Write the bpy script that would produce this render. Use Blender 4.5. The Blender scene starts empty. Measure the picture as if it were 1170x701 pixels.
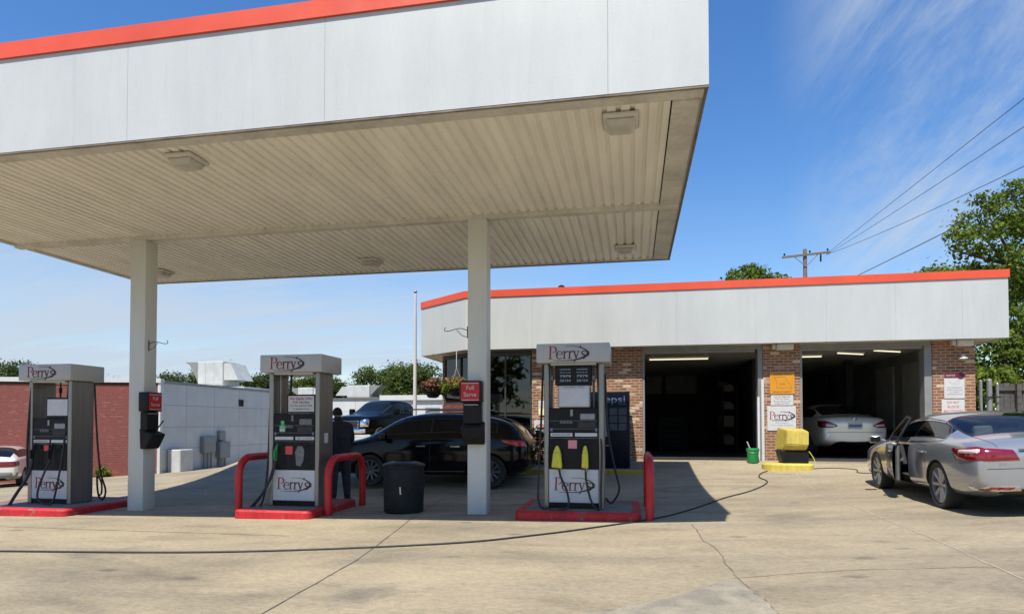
import bpy, bmesh, math, random
import numpy as np
from mathutils import Vector, Matrix
R = math.radians
random.seed(7)
scene = bpy.context.scene
col = scene.collection

# ------------------------------------------------------------------ helpers
def tag(o, label=None, cat=None, group=None, kind=None):
    if label: o['label'] = label
    if cat: o['category'] = cat
    if group: o['group'] = group
    if kind: o['kind'] = kind
    return o

def thing(name, label, cat, loc=(0, 0, 0), rz=0, group=None):
    o = bpy.data.objects.new(name, None); col.objects.link(o)
    o.empty_display_size = .2
    o.location = loc; o.rotation_euler = (0, 0, rz)
    return tag(o, label, cat, group)

def link(name, me, mats, parent=None, loc=None):
    o = bpy.data.objects.new(name, me); col.objects.link(o)
    for m in (mats if isinstance(mats, (list, tuple)) else [mats]):
        if m is not None: me.materials.append(m)
    if parent is not None: o.parent = parent
    if loc is not None: o.location = loc
    return o

def copy_tree(o, parent=None):
    c = o.copy(); col.objects.link(c)
    if parent is not None: c.parent = parent
    for ch in list(o.children): copy_tree(ch, c)
    return c

class MB:
    """collects shapes into one mesh; off = world point that becomes the local origin"""
    def __init__(s, off=(0, 0, 0)):
        s.bm = bmesh.new()
        s.off = Vector(off.location) if hasattr(off, 'location') else Vector(off)
        s.M = Matrix.Identity(4)
    def v(s, p): return s.bm.verts.new(s.M @ Vector(p))
    def f(s, vs, mi=0, sm=False):
        try:
            fa = s.bm.faces.new(vs); fa.material_index = mi; fa.smooth = sm
            return fa
        except ValueError: return None
    def box(s, x0, x1, y0, y1, z0, z1, bev=0, mi=0, seg=1):
        P = [(x0, y0, z0), (x1, y0, z0), (x1, y1, z0), (x0, y1, z0), (x0, y0, z1), (x1, y0, z1), (x1, y1, z1), (x0, y1, z1)]
        V = [s.v(p) for p in P]
        F = [s.f([V[i] for i in q], mi) for q in ((0, 3, 2, 1), (4, 5, 6, 7), (0, 1, 5, 4), (1, 2, 6, 5), (2, 3, 7, 6), (3, 0, 4, 7))]
        if bev:
            es = list({e for fa in F for e in fa.edges})
            bmesh.ops.bevel(s.bm, geom=es, offset=bev, segments=seg, affect='EDGES', profile=.5, material=-1)
        return V
    def hexa(s, bot, top, bev=0, mi=0):
        V = [s.v(p) for p in bot] + [s.v(p) for p in top]
        n = len(bot)
        F = [s.f(V[:n][::-1], mi), s.f(V[n:], mi)] + [s.f([V[i], V[(i + 1) % n], V[n + (i + 1) % n], V[n + i]], mi) for i in range(n)]
        if bev:
            es = list({e for fa in F if fa for e in fa.edges})
            bmesh.ops.bevel(s.bm, geom=es, offset=bev, segments=1, affect='EDGES', profile=.5, material=-1)
    def tube(s, pts, r, n=8, mi=0, cap=True):
        pts = [Vector(p) for p in pts]
        rs = r if isinstance(r, (list, tuple)) else [r] * len(pts)
        up = None; rings = []
        for i, p in enumerate(pts):
            d = (pts[min(i + 1, len(pts) - 1)] - pts[max(i - 1, 0)])
            if d.length < 1e-9: d = Vector((0, 0, 1))
            d.normalize()
            if up is None:
                up = Vector((0, 0, 1)) if abs(d.z) < .9 else Vector((1, 0, 0))
            a = (up - d * up.dot(d)).normalized(); b = d.cross(a); up = a
            rings.append([s.v(p + (a * math.cos(2 * math.pi * k / n) + b * math.sin(2 * math.pi * k / n)) * rs[i]) for k in range(n)])
        for A, B in zip(rings, rings[1:]):
            for k in range(n): s.f([A[k], A[(k + 1) % n], B[(k + 1) % n], B[k]], mi, True)
        if cap:
            s.f(rings[0][::-1], mi); s.f(rings[-1], mi)
    def lathe(s, prof, n=24, mi=0, c=(0, 0, 0), close=True):
        c = Vector(c); rings = []
        for r, z in prof:
            rings.append([s.v(c + Vector((r * math.cos(2 * math.pi * k / n), r * math.sin(2 * math.pi * k / n), z))) for k in range(n)])
        for A, B in zip(rings, rings[1:]):
            for k in range(n): s.f([A[k], A[(k + 1) % n], B[(k + 1) % n], B[k]], mi, True)
        if close:
            s.f(rings[0][::-1], mi); s.f(rings[-1], mi)
    def prism(s, poly, fn, d0, d1, mi=0):
        """poly 2D, fn(u,v,d)->point"""
        A = [s.v(fn(u, w, d0)) for u, w in poly]; B = [s.v(fn(u, w, d1)) for u, w in poly]
        n = len(poly)
        s.f(A[::-1], mi); s.f(B, mi)
        for i in range(n): s.f([A[i], A[(i + 1) % n], B[(i + 1) % n], B[i]], mi)
    def text(s, txt, o, right, up, size, depth=.003, align='CENTER', width=None, bold=0):
        cu = bpy.data.curves.new('tmp', 'FONT'); cu.body = txt; cu.size = 1; cu.extrude = .001; cu.align_x = align
        cu.offset = bold
        ob = bpy.data.objects.new('tmp', cu); col.objects.link(ob)
        dg = bpy.context.evaluated_depsgraph_get(); dg.update()
        me = bpy.data.meshes.new_from_object(ob.evaluated_get(dg))
        bpy.data.objects.remove(ob); bpy.data.curves.remove(cu)
        xs = [v.co.x for v in me.vertices] or [0]
        sx = size
        if width: sx = width / max(1e-6, max(xs) - min(xs))
        right = Vector(right).normalized(); up = Vector(up).normalized(); nn = right.cross(up)
        vs = [s.v(Vector(o) + right * v.co.x * sx + up * v.co.y * size + nn * (v.co.z / .001 * .5 + .5) * depth) for v in me.vertices]
        for p in me.polygons: s.f([vs[i] for i in p.vertices])
        bpy.data.meshes.remove(me)
    def stroke(s, pts, ws, fn, d0, d1):
        """flat ribbon of varying width through 2D pts"""
        pts = [Vector(p) for p in pts]; L = []; Rr = []
        for i, p in enumerate(pts):
            d = (pts[min(i + 1, len(pts) - 1)] - pts[max(i - 1, 0)]).normalized()
            nrm = Vector((-d.y, d.x)); w = ws[i] if isinstance(ws, (list, tuple)) else ws
            L.append(p + nrm * w / 2); Rr.append(p - nrm * w / 2)
        for i in range(len(pts) - 1):
            q = [Rr[i], Rr[i + 1], L[i + 1], L[i]]
            V = [s.v(fn(a.x, a.y, d0)) for a in q] + [s.v(fn(a.x, a.y, d1)) for a in q]
            s.f([V[4], V[5], V[6], V[7]])
            s.f([V[0], V[1], V[5], V[4]]); s.f([V[3], V[2], V[6], V[7]][::-1])
    def done(s, name, ang=35, smooth=True, normals=True):
        if normals: bmesh.ops.recalc_face_normals(s.bm, faces=s.bm.faces)
        bmesh.ops.translate(s.bm, verts=s.bm.verts, vec=-s.off)
        me = bpy.data.meshes.new(name)
        if smooth:
            for fa in s.bm.faces: fa.smooth = True
        s.bm.to_mesh(me); s.bm.free()
        if smooth: me.set_sharp_from_angle(angle=R(ang))
        return me
    def build(s, name, mats, parent=None, ang=35, smooth=True, normals=True):
        me = s.done(name, ang, smooth, normals)
        return link(name, me, mats, parent, None if parent is not None else s.off)

# ------------------------------------------------------------------ materials
def new_mat(name):
    m = bpy.data.materials.new(name); m.use_nodes = True
    nt = m.node_tree; b = nt.nodes['Principled BSDF']
    return m, nt, b
def N(nt, t, **kw):
    n = nt.nodes.new(t)
    for k, v in kw.items():
        if k in n.inputs: n.inputs[k].default_value = v
        else: setattr(n, k, v)
    return n
def ramp(nt, fac, stops):
    r = nt.nodes.new('ShaderNodeValToRGB'); nt.links.new(fac, r.inputs[0])
    e = r.color_ramp.elements
    while len(e) < len(stops): e.new(.5)
    for i, (p, c) in enumerate(stops):
        e[i].position = p; e[i].color = (c if len(c) == 4 else (*c, 1)) if isinstance(c, tuple) else (c, c, c, 1)
    return r
def mix(nt, fac, a, b, mode='MIX'):
    n = nt.nodes.new('ShaderNodeMix'); n.data_type = 'RGBA'; n.blend_type = mode
    for sock, v in ((n.inputs[0], fac), (n.inputs[6], a), (n.inputs[7], b)):
        if hasattr(v, 'is_linked') or hasattr(v, 'links'): nt.links.new(v, sock)
        else: sock.default_value = v if isinstance(v, (int, float)) else (*v, 1) if len(v) == 3 else v
    return n.outputs[2]
def coords(nt, scale=(1, 1, 1)):
    tc = nt.nodes.new('ShaderNodeTexCoord'); mp = nt.nodes.new('ShaderNodeMapping')
    mp.inputs['Scale'].default_value = scale
    nt.links.new(tc.outputs['Object'], mp.inputs[0]); return mp.outputs[0]
def noise(nt, vec, scale, detail=4, rough=.55, dist=0):
    n = nt.nodes.new('ShaderNodeTexNoise'); n.inputs['Scale'].default_value = scale
    n.inputs['Detail'].default_value = detail; n.inputs['Roughness'].default_value = rough; n.inputs['Distortion'].default_value = dist
    nt.links.new(vec, n.inputs['Vector']); return n.outputs[0]
def bump(nt, b, h, strength=.2, dist=.01):
    n = nt.nodes.new('ShaderNodeBump'); n.inputs['Strength'].default_value = strength; n.inputs['Distance'].default_value = dist
    nt.links.new(h, n.inputs['Height']); nt.links.new(n.outputs[0], b.inputs['Normal'])

def mat(name, c, rough=.5, metal=0, var=.12, scale=3, bmp=0, coat=0, spec=.5, emit=None, stretch=(1, 1, 1)):
    m, nt, b = new_mat(name)
    b.inputs['Roughness'].default_value = rough; b.inputs['Metallic'].default_value = metal
    b.inputs['Coat Weight'].default_value = coat; b.inputs['Specular IOR Level'].default_value = spec
    b.inputs['Coat Roughness'].default_value = .05
    v = coords(nt, stretch)
    if var:
        n1 = noise(nt, v, scale, 6, .6)
        lo = tuple(x * (1 - var) for x in c); hi = tuple(min(1, x * (1 + var)) for x in c)
        r = ramp(nt, n1, [(.3, lo), (.7, hi)]); nt.links.new(r.outputs[0], b.inputs['Base Color'])
        rr = ramp(nt, noise(nt, v, scale * 2.3, 4), [(.3, max(.02, rough * .85)), (.7, min(1, rough * 1.15))])
        nt.links.new(rr.outputs[0], b.inputs['Roughness'])
    else: b.inputs['Base Color'].default_value = (*c, 1)
    if bmp: bump(nt, b, noise(nt, v, scale * 12, 4), bmp, .01)
    if emit:
        b.inputs['Emission Color'].default_value = (*emit[0], 1); b.inputs['Emission Strength'].default_value = emit[1]
    return m

def worn(name, c, chip, rough=.45, amt=.66, scale=7, grime=.75):
    m, nt, b = new_mat(name)
    v = coords(nt)
    base = ramp(nt, noise(nt, v, 2.2, 5, .6), [(.3, tuple(x * .72 for x in c)), (.62, c)]).outputs[0]
    base = mix(nt, grime, base, ramp(nt, noise(nt, coords(nt, (5, 5, .8)), 3, 6, .7), [(.32, .62), (.6, 1.0)]).outputs[0], 'MULTIPLY')
    ch = ramp(nt, noise(nt, v, scale, 9, .72, .4), [(amt, 0.0), (amt + .035, 1.0)])
    nt.links.new(mix(nt, ch.outputs[0], base, chip), b.inputs['Base Color'])
    rr = ramp(nt, noise(nt, v, 9, 4), [(.3, rough * .8), (.7, min(1, rough * 1.4))]); nt.links.new(rr.outputs[0], b.inputs['Roughness'])
    bump(nt, b, ch.outputs[0], .25, .004)
    return m

def brick_mat(name, c1, c2, pale, mortar, bw=.21, bh=.072, ms=.012):
    m, nt, b = new_mat(name)
    tc = nt.nodes.new('ShaderNodeTexCoord'); sp = nt.nodes.new('ShaderNodeSeparateXYZ'); nt.links.new(tc.outputs['Object'], sp.inputs[0])
    ad = N(nt, 'ShaderNodeMath', operation='ADD'); nt.links.new(sp.outputs[0], ad.inputs[0]); nt.links.new(sp.outputs[1], ad.inputs[1])
    cb = nt.nodes.new('ShaderNodeCombineXYZ'); nt.links.new(ad.outputs[0], cb.inputs[0]); nt.links.new(sp.outputs[2], cb.inputs[1])
    br = nt.nodes.new('ShaderNodeTexBrick'); nt.links.new(cb.outputs[0], br.inputs['Vector'])
    br.inputs['Scale'].default_value = 1; br.inputs['Brick Width'].default_value = bw; br.inputs['Row Height'].default_value = bh
    br.inputs['Mortar Size'].default_value = ms; br.inputs['Mortar Smooth'].default_value = .2; br.inputs['Bias'].default_value = 0
    br.inputs['Color1'].default_value = (0, 0, 0, 1); br.inputs['Color2'].default_value = (1, 1, 1, 1); br.inputs['Mortar'].default_value = (.5, .5, .5, 1)
    rc = ramp(nt, br.outputs['Color'], [(0, c2), (.3, c1), (.62, tuple((a + q) / 2 for a, q in zip(c1, c2))), (.86, c1), (.97, pale)])
    n2 = noise(nt, cb.outputs[0], 9, 5, .6)
    cc = mix(nt, .35, rc.outputs[0], ramp(nt, n2, [(.3, .35), (.7, .95)]).outputs[0], 'MULTIPLY')
    fin = mix(nt, br.outputs['Fac'], cc, mortar)
    nt.links.new(fin, b.inputs['Base Color']); b.inputs['Roughness'].default_value = .85
    inv = N(nt, 'ShaderNodeMath', operation='SUBTRACT'); inv.inputs[0].default_value = 1; nt.links.new(br.outputs['Fac'], inv.inputs[1])
    bump(nt, b, inv.outputs[0], .6, .008)
    return m

def leaf_mat(name, c1, c2, c3=None):
    m, nt, b = new_mat(name)
    g = nt.nodes.new('ShaderNodeNewGeometry')
    r = ramp(nt, g.outputs['Random Per Island'], [(0, c1), (.55, c2), (1, c3 or c2)])
    n = noise(nt, coords(nt), .9, 3)
    cc = mix(nt, .6, r.outputs[0], ramp(nt, n, [(.35, .6), (.65, 1.0)]).outputs[0], 'MULTIPLY')
    nt.links.new(cc, b.inputs['Base Color']); b.inputs['Roughness'].default_value = .65; b.inputs['Specular IOR Level'].default_value = .12
    tr = nt.nodes.new('ShaderNodeBsdfTranslucent'); nt.links.new(cc, tr.inputs[0])
    ms = nt.nodes.new('ShaderNodeMixShader'); ms.inputs[0].default_value = .4
    out = nt.nodes['Material Output']
    nt.links.new(b.outputs[0], ms.inputs[1]); nt.links.new(tr.outputs[0], ms.inputs[2]); nt.links.new(ms.outputs[0], out.inputs[0])
    return m

def glass_mat(name, tint=(.35, .42, .42), mixv=.45, rough=.02):
    m, nt, b = new_mat(name)
    b.inputs['Base Color'].default_value = (.01, .012, .012, 1); b.inputs['Roughness'].default_value = rough
    b.inputs['Specular IOR Level'].default_value = .8; b.inputs['Coat Weight'].default_value = .6
    tr = nt.nodes.new('ShaderNodeBsdfTransparent'); tr.inputs[0].default_value = (*tint, 1)
    gl = nt.nodes.new('ShaderNodeBsdfGlossy'); gl.inputs['Roughness'].default_value = rough
    fr = nt.nodes.new('ShaderNodeFresnel'); fr.inputs[0].default_value = 1.6
    mx = N(nt, 'ShaderNodeMath', operation='MULTIPLY_ADD'); mx.inputs[1].default_value = .9; mx.inputs[2].default_value = .04
    nt.links.new(fr.outputs[0], mx.inputs[0])
    ms = nt.nodes.new('ShaderNodeMixShader'); nt.links.new(mx.outputs[0], ms.inputs[0])
    nt.links.new(tr.outputs[0], ms.inputs[1]); nt.links.new(gl.outputs[0], ms.inputs[2])
    nt.links.new(ms.outputs[0], nt.nodes['Material Output'].inputs[0])
    return m

def painted_panel(name, c, streak=.06, rough=.45):
    m, nt, b = new_mat(name)
    v = coords(nt, (1, 1, .18)); v2 = coords(nt)
    s1 = ramp(nt, noise(nt, v, 2.6, 5, .65), [(.35, tuple(x * (1 - streak) for x in c)), (.65, c)])
    s2 = ramp(nt, noise(nt, v2, .7, 3), [(.3, .93), (.7, 1.0)])
    cc = mix(nt, 1, s1.outputs[0], s2.outputs[0], 'MULTIPLY')
    cc = mix(nt, .4, cc, ramp(nt, noise(nt, coords(nt, (5, 5, .22)), 2.4, 6, .7, .3), [(.28, .84), (.42, 1.0)]).outputs[0], 'MULTIPLY')
    cc = mix(nt, .45, cc, ramp(nt, noise(nt, v2, 55, 3, .7), [(.3, .86), (.55, 1.0)]).outputs[0], 'MULTIPLY')
    nt.links.new(cc, b.inputs['Base Color']); b.inputs['Roughness'].default_value = rough
    bump(nt, b, noise(nt, v2, 180, 2), .05, .004)
    return m

M = {}
M['fascia'] = painted_panel('fascia paint', (.475, .49, .47), .07)
M['stripe'] = mat('orange red stripe', (.62, .075, .028), .4, 0, .10, 1.2)
M['soffit'] = mat('cream soffit metal', (.76, .735, .655), .55, 0, .10, 1.4, 0, stretch=(2, .4, 1))
M['trim'] = worn('soffit trim', (.60, .58, .51), (.16, .09, .045), .6, .69, 5, .45)
M['dkgap'] = mat('dark gap', (.03, .03, .03), .8, 0, 0)
M['column'] = painted_panel('column paint', (.60, .605, .56), .06)
M['lens'] = mat('frosted lens', (0.451, 0.4346, 0.3772), .35, 0, .12, 6)
M['housing'] = mat('light housing', (0.5576, 0.533, 0.4756), .5, 0, .1, 4)
M['black'] = mat('black plastic', (.010, .010, .011), .45, 0, .25, 6, spec=.22)
M['softblack'] = mat('dull black', (.014, .016, .015), .7, 0, .3, 5, spec=.25)
M['rubber'] = mat('hose rubber', (.018, .018, .018), .6, 0, .25, 20)
M['steel'] = mat('brushed steel', (0.2736, 0.2664, 0.2448), .38, .75, .14, 2.2, stretch=(6, 6, .6))
M['alu'] = mat('aluminium trim', (0.451, 0.451, 0.4346), .4, .6, .1, 5)
M['white'] = painted_panel('white panel', (.62, .625, .61), .13)
M['valance'] = painted_panel('valance paint', (.44, .44, .42), .05)
M['whitepaint'] = mat('white paint', (0.4992, 0.4992, 0.48), .45, 0, .06, 3)
M['red'] = worn('red paint', (.56, .014, .018), (.10, .07, .06), .42, .64, 8)
M['redkerb'] = worn('worn red kerb paint', (.50, .014, .02), (.16, .13, .11), .6, .585, 5)
M['yellow'] = worn('yellow paint', (.62, .48, .085), (.16, .12, .05), .5, .70, 6)
M['yelcover'] = mat('yellow nozzle cover', (0.5904, 0.5412, 0.041), .6, 0, .12, 18)
M['maroon'] = mat('maroon letters', (0.11, 0.006, 0.015), .5, 0, 0)
M['logored'] = mat('logo red', (0.252, 0.012, 0.024), .5, 0, 0)
M['ink'] = mat('black ink', (.012, .01, .012), .5, 0, 0)
M['redface'] = mat('red sign face', (0.451, 0.0098, 0.0164), .35, 0, .05, 4)
M['display'] = mat('display face', (0.5084, 0.5248, 0.5412), .25, 0, .06, 5)
M['led'] = mat('price digits', (.42, .47, .52), .4, 0, 0)
M['orange'] = mat('orange sign', (0.544, 0.2304, 0.0064), .45, 0, .06, 6)
M['green'] = mat('green plastic', (0.0128, 0.2304, 0.0576), .4, 0, .1, 6)
M['pink'] = mat('pink sticker', (.65, .25, .28), .5, 0, .1, 30)
M['redstk'] = mat('red sticker', (.6, .06, .06), .5, 0, .1, 30)
M['grnstk'] = mat('green tag', (.12, .45, .2), .5, 0, .1, 30)
M['paper'] = mat('paper', (0.4992, 0.4928, 0.4736), .6, 0, .08, 10)
M['smudge'] = mat('worn glove print', (.16, .16, .16), .7, 0, .4, 30)
M['islandtop'] = mat('island concrete', (0.1584, 0.1476, 0.1296), .85, 0, .25, 4, .3)
M['brick'] = brick_mat('station brick', (.31, .115, .052), (.13, .052, .03), (.60, .46, .31), (.33, .26, .18))
M['redbrick'] = brick_mat('red brick', (.20, .040, .027), (.15, .030, .022), (.25, .07, .05), (.20, .095, .078), .22, .075, .008)
M['frame'] = mat('dark window frame', (.05, .05, .05), .4, .3, .1, 5)
M['doorframe'] = mat('door frame', (.20, .20, .19), .5, 0, .12, 4)
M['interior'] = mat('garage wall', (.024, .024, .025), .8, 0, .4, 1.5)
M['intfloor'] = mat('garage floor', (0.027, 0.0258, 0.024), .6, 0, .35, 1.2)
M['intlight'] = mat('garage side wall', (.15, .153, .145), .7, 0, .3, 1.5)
M['cabinet'] = mat('pale wall cupboard', (.24, .24, .23), .6, 0, .15, 3)
M['drawer'] = mat('dark drawer front', (.010, .010, .011), .9, 0, .2, 4, spec=.05)
M['cartonA'] = mat('brown carton', (.05, .035, .02), .8, 0, .2, 6); M['cartonB'] = mat('grey carton', (.045, .045, .045), .8, 0, .2, 6)
M['tube'] = mat('lit tube', (.8, .8, .8), .5, 0, 0, emit=((1, .93, .66), .75))
M['roof'] = mat('roof felt', (0.1408, 0.1344, 0.128), .9, 0, .2, 1)
M['greypanel'] = None
M['hvac'] = mat('hvac casing', (.46, .465, .425), .5, .1, .12, 2)
M['hvacin'] = mat('hvac hood', (0.2176, 0.2112, 0.1856), .6, .1, .2, 4)
M['elbox'] = mat('electric box', (0.192, 0.2112, 0.224), .5, .2, .1, 4)
M['wood'] = mat('weathered wood', (0.0768, 0.0704, 0.064), .85, 0, .35, 3, .3, stretch=(1, 1, 6))
M['galv'] = mat('galvanised post', (0.2688, 0.2752, 0.2688), .45, .5, .12, 6)
M['polewood'] = mat('pole wood', (0.1408, 0.1152, 0.0896), .85, 0, .3, 4, .2)
M['wire'] = mat('wire', (.02, .02, .02), .6, 0, 0)
M['bark'] = mat('bark', (.10, .075, .055), .9, 0, .3, 5, .4)
M['silver'] = mat('silver car paint', (.33, .34, .36), .2, .55, 0, 60, 0, 1)
M['pearl'] = mat('pale champagne paint', (.78, .745, .64), .25, .2, 0, 60, 0, 1)
def dark_inside(m):
    nt = m.node_tree; b = nt.nodes['Principled BSDF']; g = nt.nodes.new('ShaderNodeNewGeometry'); d = nt.nodes.new('ShaderNodeBsdfDiffuse')
    d.inputs[0].default_value = (.02, .02, .022, 1); ms = nt.nodes.new('ShaderNodeMixShader'); nt.links.new(g.outputs['Backfacing'], ms.inputs[0])
    nt.links.new(b.outputs[0], ms.inputs[1]); nt.links.new(d.outputs[0], ms.inputs[2]); nt.links.new(ms.outputs[0], nt.nodes['Material Output'].inputs[0])
dark_inside(M['silver']); dark_inside(M['pearl'])
M['carblack'] = mat('black car paint', (.004, .004, .005), .10, .0, 0, 3, 0, .12, .22)
M['navy'] = mat('black pickup paint', (.003, .004, .005), .2, 0, 0, 3, 0, 0, .10)
M['cartrim'] = mat('car black trim', (.012, .012, .012), .4, 0, 0)
M['chrome'] = mat('chrome', (.75, .75, .76), .1, 1, 0)
M['well'] = mat('wheel well', (.008, .008, .008), .9, 0, 0)
M['tyre'] = mat('tyre rubber', (.018, .018, .018), .75, 0, .2, 20)
M['alloy'] = mat('alloy', (.34, .34, .35), .3, .8, .05, 10)
M['darkalloy'] = mat('dull alloy', (.10, .10, .105), .4, .6, .1, 10)
M['taillight'] = mat('red tail lamp', (.16, .003, .008), .15, 0, .25, 25, 0, 1)
M['suvlamp'] = mat('bright red lamp', (.50, .012, .02), .12, 0, .25, 25, 0, 1)
M['tailclear'] = mat('clear lamp', (.62, .50, .48), .12, 0, .2, 40, 0, 1)
M['glassdark'] = mat('tinted car glass', (.005, .007, .008), .04, 0, 0, 1, 0, 0, .28)
M['glasscar'] = glass_mat('car glass', (.26, .31, .30))
M['glassclear'] = glass_mat('rear car glass', (.62, .70, .70))
M['shopglass'] = glass_mat('shop glass', (.10, .12, .12))
M['seat'] = mat('grey seat fabric', (.15, .148, .14), .8, 0, .1, 15)
M['cabin'] = mat('dark cabin', (.03, .03, .032), .7, 0, .2, 6)
M['doortrim'] = mat('door inner trim', (.10, .10, .10), .6, 0, .2, 8)
M['pepsi'] = mat('dark blue machine', (.0015, .003, .012), .4, 0, .15, 4, spec=.2)
M['pepsifront'] = mat('machine selection panel', (.02, .035, .06), .3, 0, .3, 7)
M['letterblue'] = mat('pale blue letters', (.10, .15, .26), .5, 0, 0)
M['skin'] = mat('skin', (.28, .16, .11), .55, 0, .05, 10)
M['cloth'] = mat('dark navy jacket', (.012, .013, .019), .85, 0, .25, 8, .2)
M['jeans'] = mat('dark trousers', (.025, .028, .04), .85, 0, .25, 8, .2)
M['hair'] = mat('dark hair', (.008, .007, .006), .8, 0, .3, 20)
M['asph'] = mat('dark tar', (.03, .03, .03), .9, 0, .2, 4)
M['leafA'] = leaf_mat('bright leaves', (.07, .12, .012), (.14, .20, .022), (.23, .28, .045))
M['leafB'] = leaf_mat('deep leaves', (.065, .11, .014), (.12, .17, .024), (.19, .23, .04))
M['leafC'] = leaf_mat('far leaves', (.055, .085, .018), (.085, .125, .026), (.13, .165, .04))
M['leafD'] = leaf_mat('darker far leaves', (.035, .06, .016), (.06, .09, .022), (.095, .125, .035))
M['leafR'] = leaf_mat('reddish leaves', (.03, .05, .015), (.10, .03, .03), (.05, .07, .02))
M['flower'] = leaf_mat('flowers', (.26, .08, .05), (.38, .22, .10), (.36, .12, .12))
M['flowerY'] = leaf_mat('yellow flowers', (.45, .36, .12), (.40, .18, .08), (.32, .07, .07))

# pavement
def ground_mat():
    m, nt, b = new_mat('concrete pavement')
    v = coords(nt)
    vx = coords(nt, (.45, 1.0, 1))
    big = noise(nt, vx, .35, 4, .6, .6)
    mid = noise(nt, vx, 1.7, 6, .65, .4)
    fine = noise(nt, coords(nt, (.55, 1.35, 1)), 26, 5, .75)
    grit = noise(nt, v, 260, 2, .6)
    c = ramp(nt, big, [(.30, (.245, .205, .140)), (.50, (.365, .302, .198)), (.70, (.44, .366, .236))]).outputs[0]
    c = mix(nt, .75, c, ramp(nt, mid, [(.28, .55), (.46, .88), (.7, 1.05)]).outputs[0], 'MULTIPLY')
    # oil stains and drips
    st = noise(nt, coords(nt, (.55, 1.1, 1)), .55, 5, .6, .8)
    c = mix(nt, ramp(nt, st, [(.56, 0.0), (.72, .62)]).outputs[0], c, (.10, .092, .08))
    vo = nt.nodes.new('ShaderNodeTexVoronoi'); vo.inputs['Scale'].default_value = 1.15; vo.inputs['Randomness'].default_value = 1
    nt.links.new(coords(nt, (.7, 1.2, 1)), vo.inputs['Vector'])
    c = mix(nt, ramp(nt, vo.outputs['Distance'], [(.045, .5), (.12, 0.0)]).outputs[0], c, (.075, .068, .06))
    # finer drips and pits
    v3 = nt.nodes.new('ShaderNodeTexVoronoi'); v3.inputs['Scale'].default_value = 4.2; nt.links.new(coords(nt, (.6, 1.3, 1)), v3.inputs['Vector'])
    gate = ramp(nt, noise(nt, v, .9, 3), [(.48, 0.0), (.6, 1.0)]).outputs[0]
    c = mix(nt, mix(nt, 1, ramp(nt, v3.outputs['Distance'], [(.05, .5), (.16, 0.0)]).outputs[0], gate, 'MULTIPLY'), c, (.085, .078, .066))
    # worn wheel paths running across the forecourt
    wp = noise(nt, coords(nt, (.10, 1.4, 1)), 1.0, 5, .6, .25)
    c = mix(nt, ramp(nt, wp, [(.54, 0.0), (.70, .32)]).outputs[0], c, (.17, .152, .122))
    # pale scuffs
    pl = noise(nt, coords(nt, (.5, 1.6, 1)), 3.1, 6, .7)
    c = mix(nt, ramp(nt, pl, [(.66, 0.0), (.78, .5)]).outputs[0], c, (.47, .39, .27))
    c = mix(nt, .5, c, ramp(nt, fine, [(.34, .42), (.60, 1.1)]).outputs[0], 'MULTIPLY')
    c = mix(nt, .6, c, ramp(nt, grit, [(.36, .45), (.6, 1.1)]).outputs[0], 'MULTIPLY')
    nt.links.new(c, b.inputs['Base Color']); b.inputs['Roughness'].default_value = .88
    b.inputs['Specular IOR Level'].default_value = .3
    bump(nt, b, mix(nt, .5, fine, grit), .35, .006)
    return m
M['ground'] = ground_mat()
def patch_mat():
    m, nt, b = new_mat('worn pavement patch')
    v = coords(nt)
    c = ramp(nt, noise(nt, v, 2.4, 6, .65, .5), [(.3, (.17, .15, .115)), (.55, (.30, .262, .19)), (.75, (.42, .365, .265))]).outputs[0]
    c = mix(nt, .7, c, ramp(nt, noise(nt, v, 70, 3, .7), [(.35, .6), (.65, 1.0)]).outputs[0], 'MULTIPLY')
    nt.links.new(c, b.inputs['Base Color']); b.inputs['Roughness'].default_value = .9
    bump(nt, b, noise(nt, v, 90, 3), .5, .006)
    return m
M['patch'] = patch_mat()

def grid_panel_mat(name, c, bw, bh, joint, ms=.03):
    m, nt, b = new_mat(name)
    tc = nt.nodes.new('ShaderNodeTexCoord'); sp = nt.nodes.new('ShaderNodeSeparateXYZ'); nt.links.new(tc.outputs['Object'], sp.inputs[0])
    ad = N(nt, 'ShaderNodeMath', operation='ADD'); nt.links.new(sp.outputs[0], ad.inputs[0]); nt.links.new(sp.outputs[1], ad.inputs[1])
    cb = nt.nodes.new('ShaderNodeCombineXYZ'); nt.links.new(ad.outputs[0], cb.inputs[0]); nt.links.new(sp.outputs[2], cb.inputs[1])
    br = nt.nodes.new('ShaderNodeTexBrick'); br.offset = 0; nt.links.new(cb.outputs[0], br.inputs['Vector'])
    br.inputs['Scale'].default_value = 1; br.inputs['Brick Width'].default_value = bw; br.inputs['Row Height'].default_value = bh
    br.inputs['Mortar Size'].default_value = ms; br.inputs['Bias'].default_value = -.2
    br.inputs['Color1'].default_value = (*c, 1); br.inputs['Color2'].default_value = (*[x * .93 for x in c], 1); br.inputs['Mortar'].default_value = (*joint, 1)
    n2 = noise(nt, tc.outputs['Object'], 1.1, 5, .6)
    cc = mix(nt, .5, br.outputs['Color'], ramp(nt, n2, [(.3, .72), (.7, 1.0)]).outputs[0], 'MULTIPLY')
    nt.links.new(cc, b.inputs['Base Color']); b.inputs['Roughness'].default_value = .7
    bump(nt, b, br.outputs['Fac'], -.4, .01)
    return m
M['greypanel'] = grid_panel_mat('grey wall panels', (.53, .54, .52), 2.0, .98, (.30, .305, .30), .014)

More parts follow.
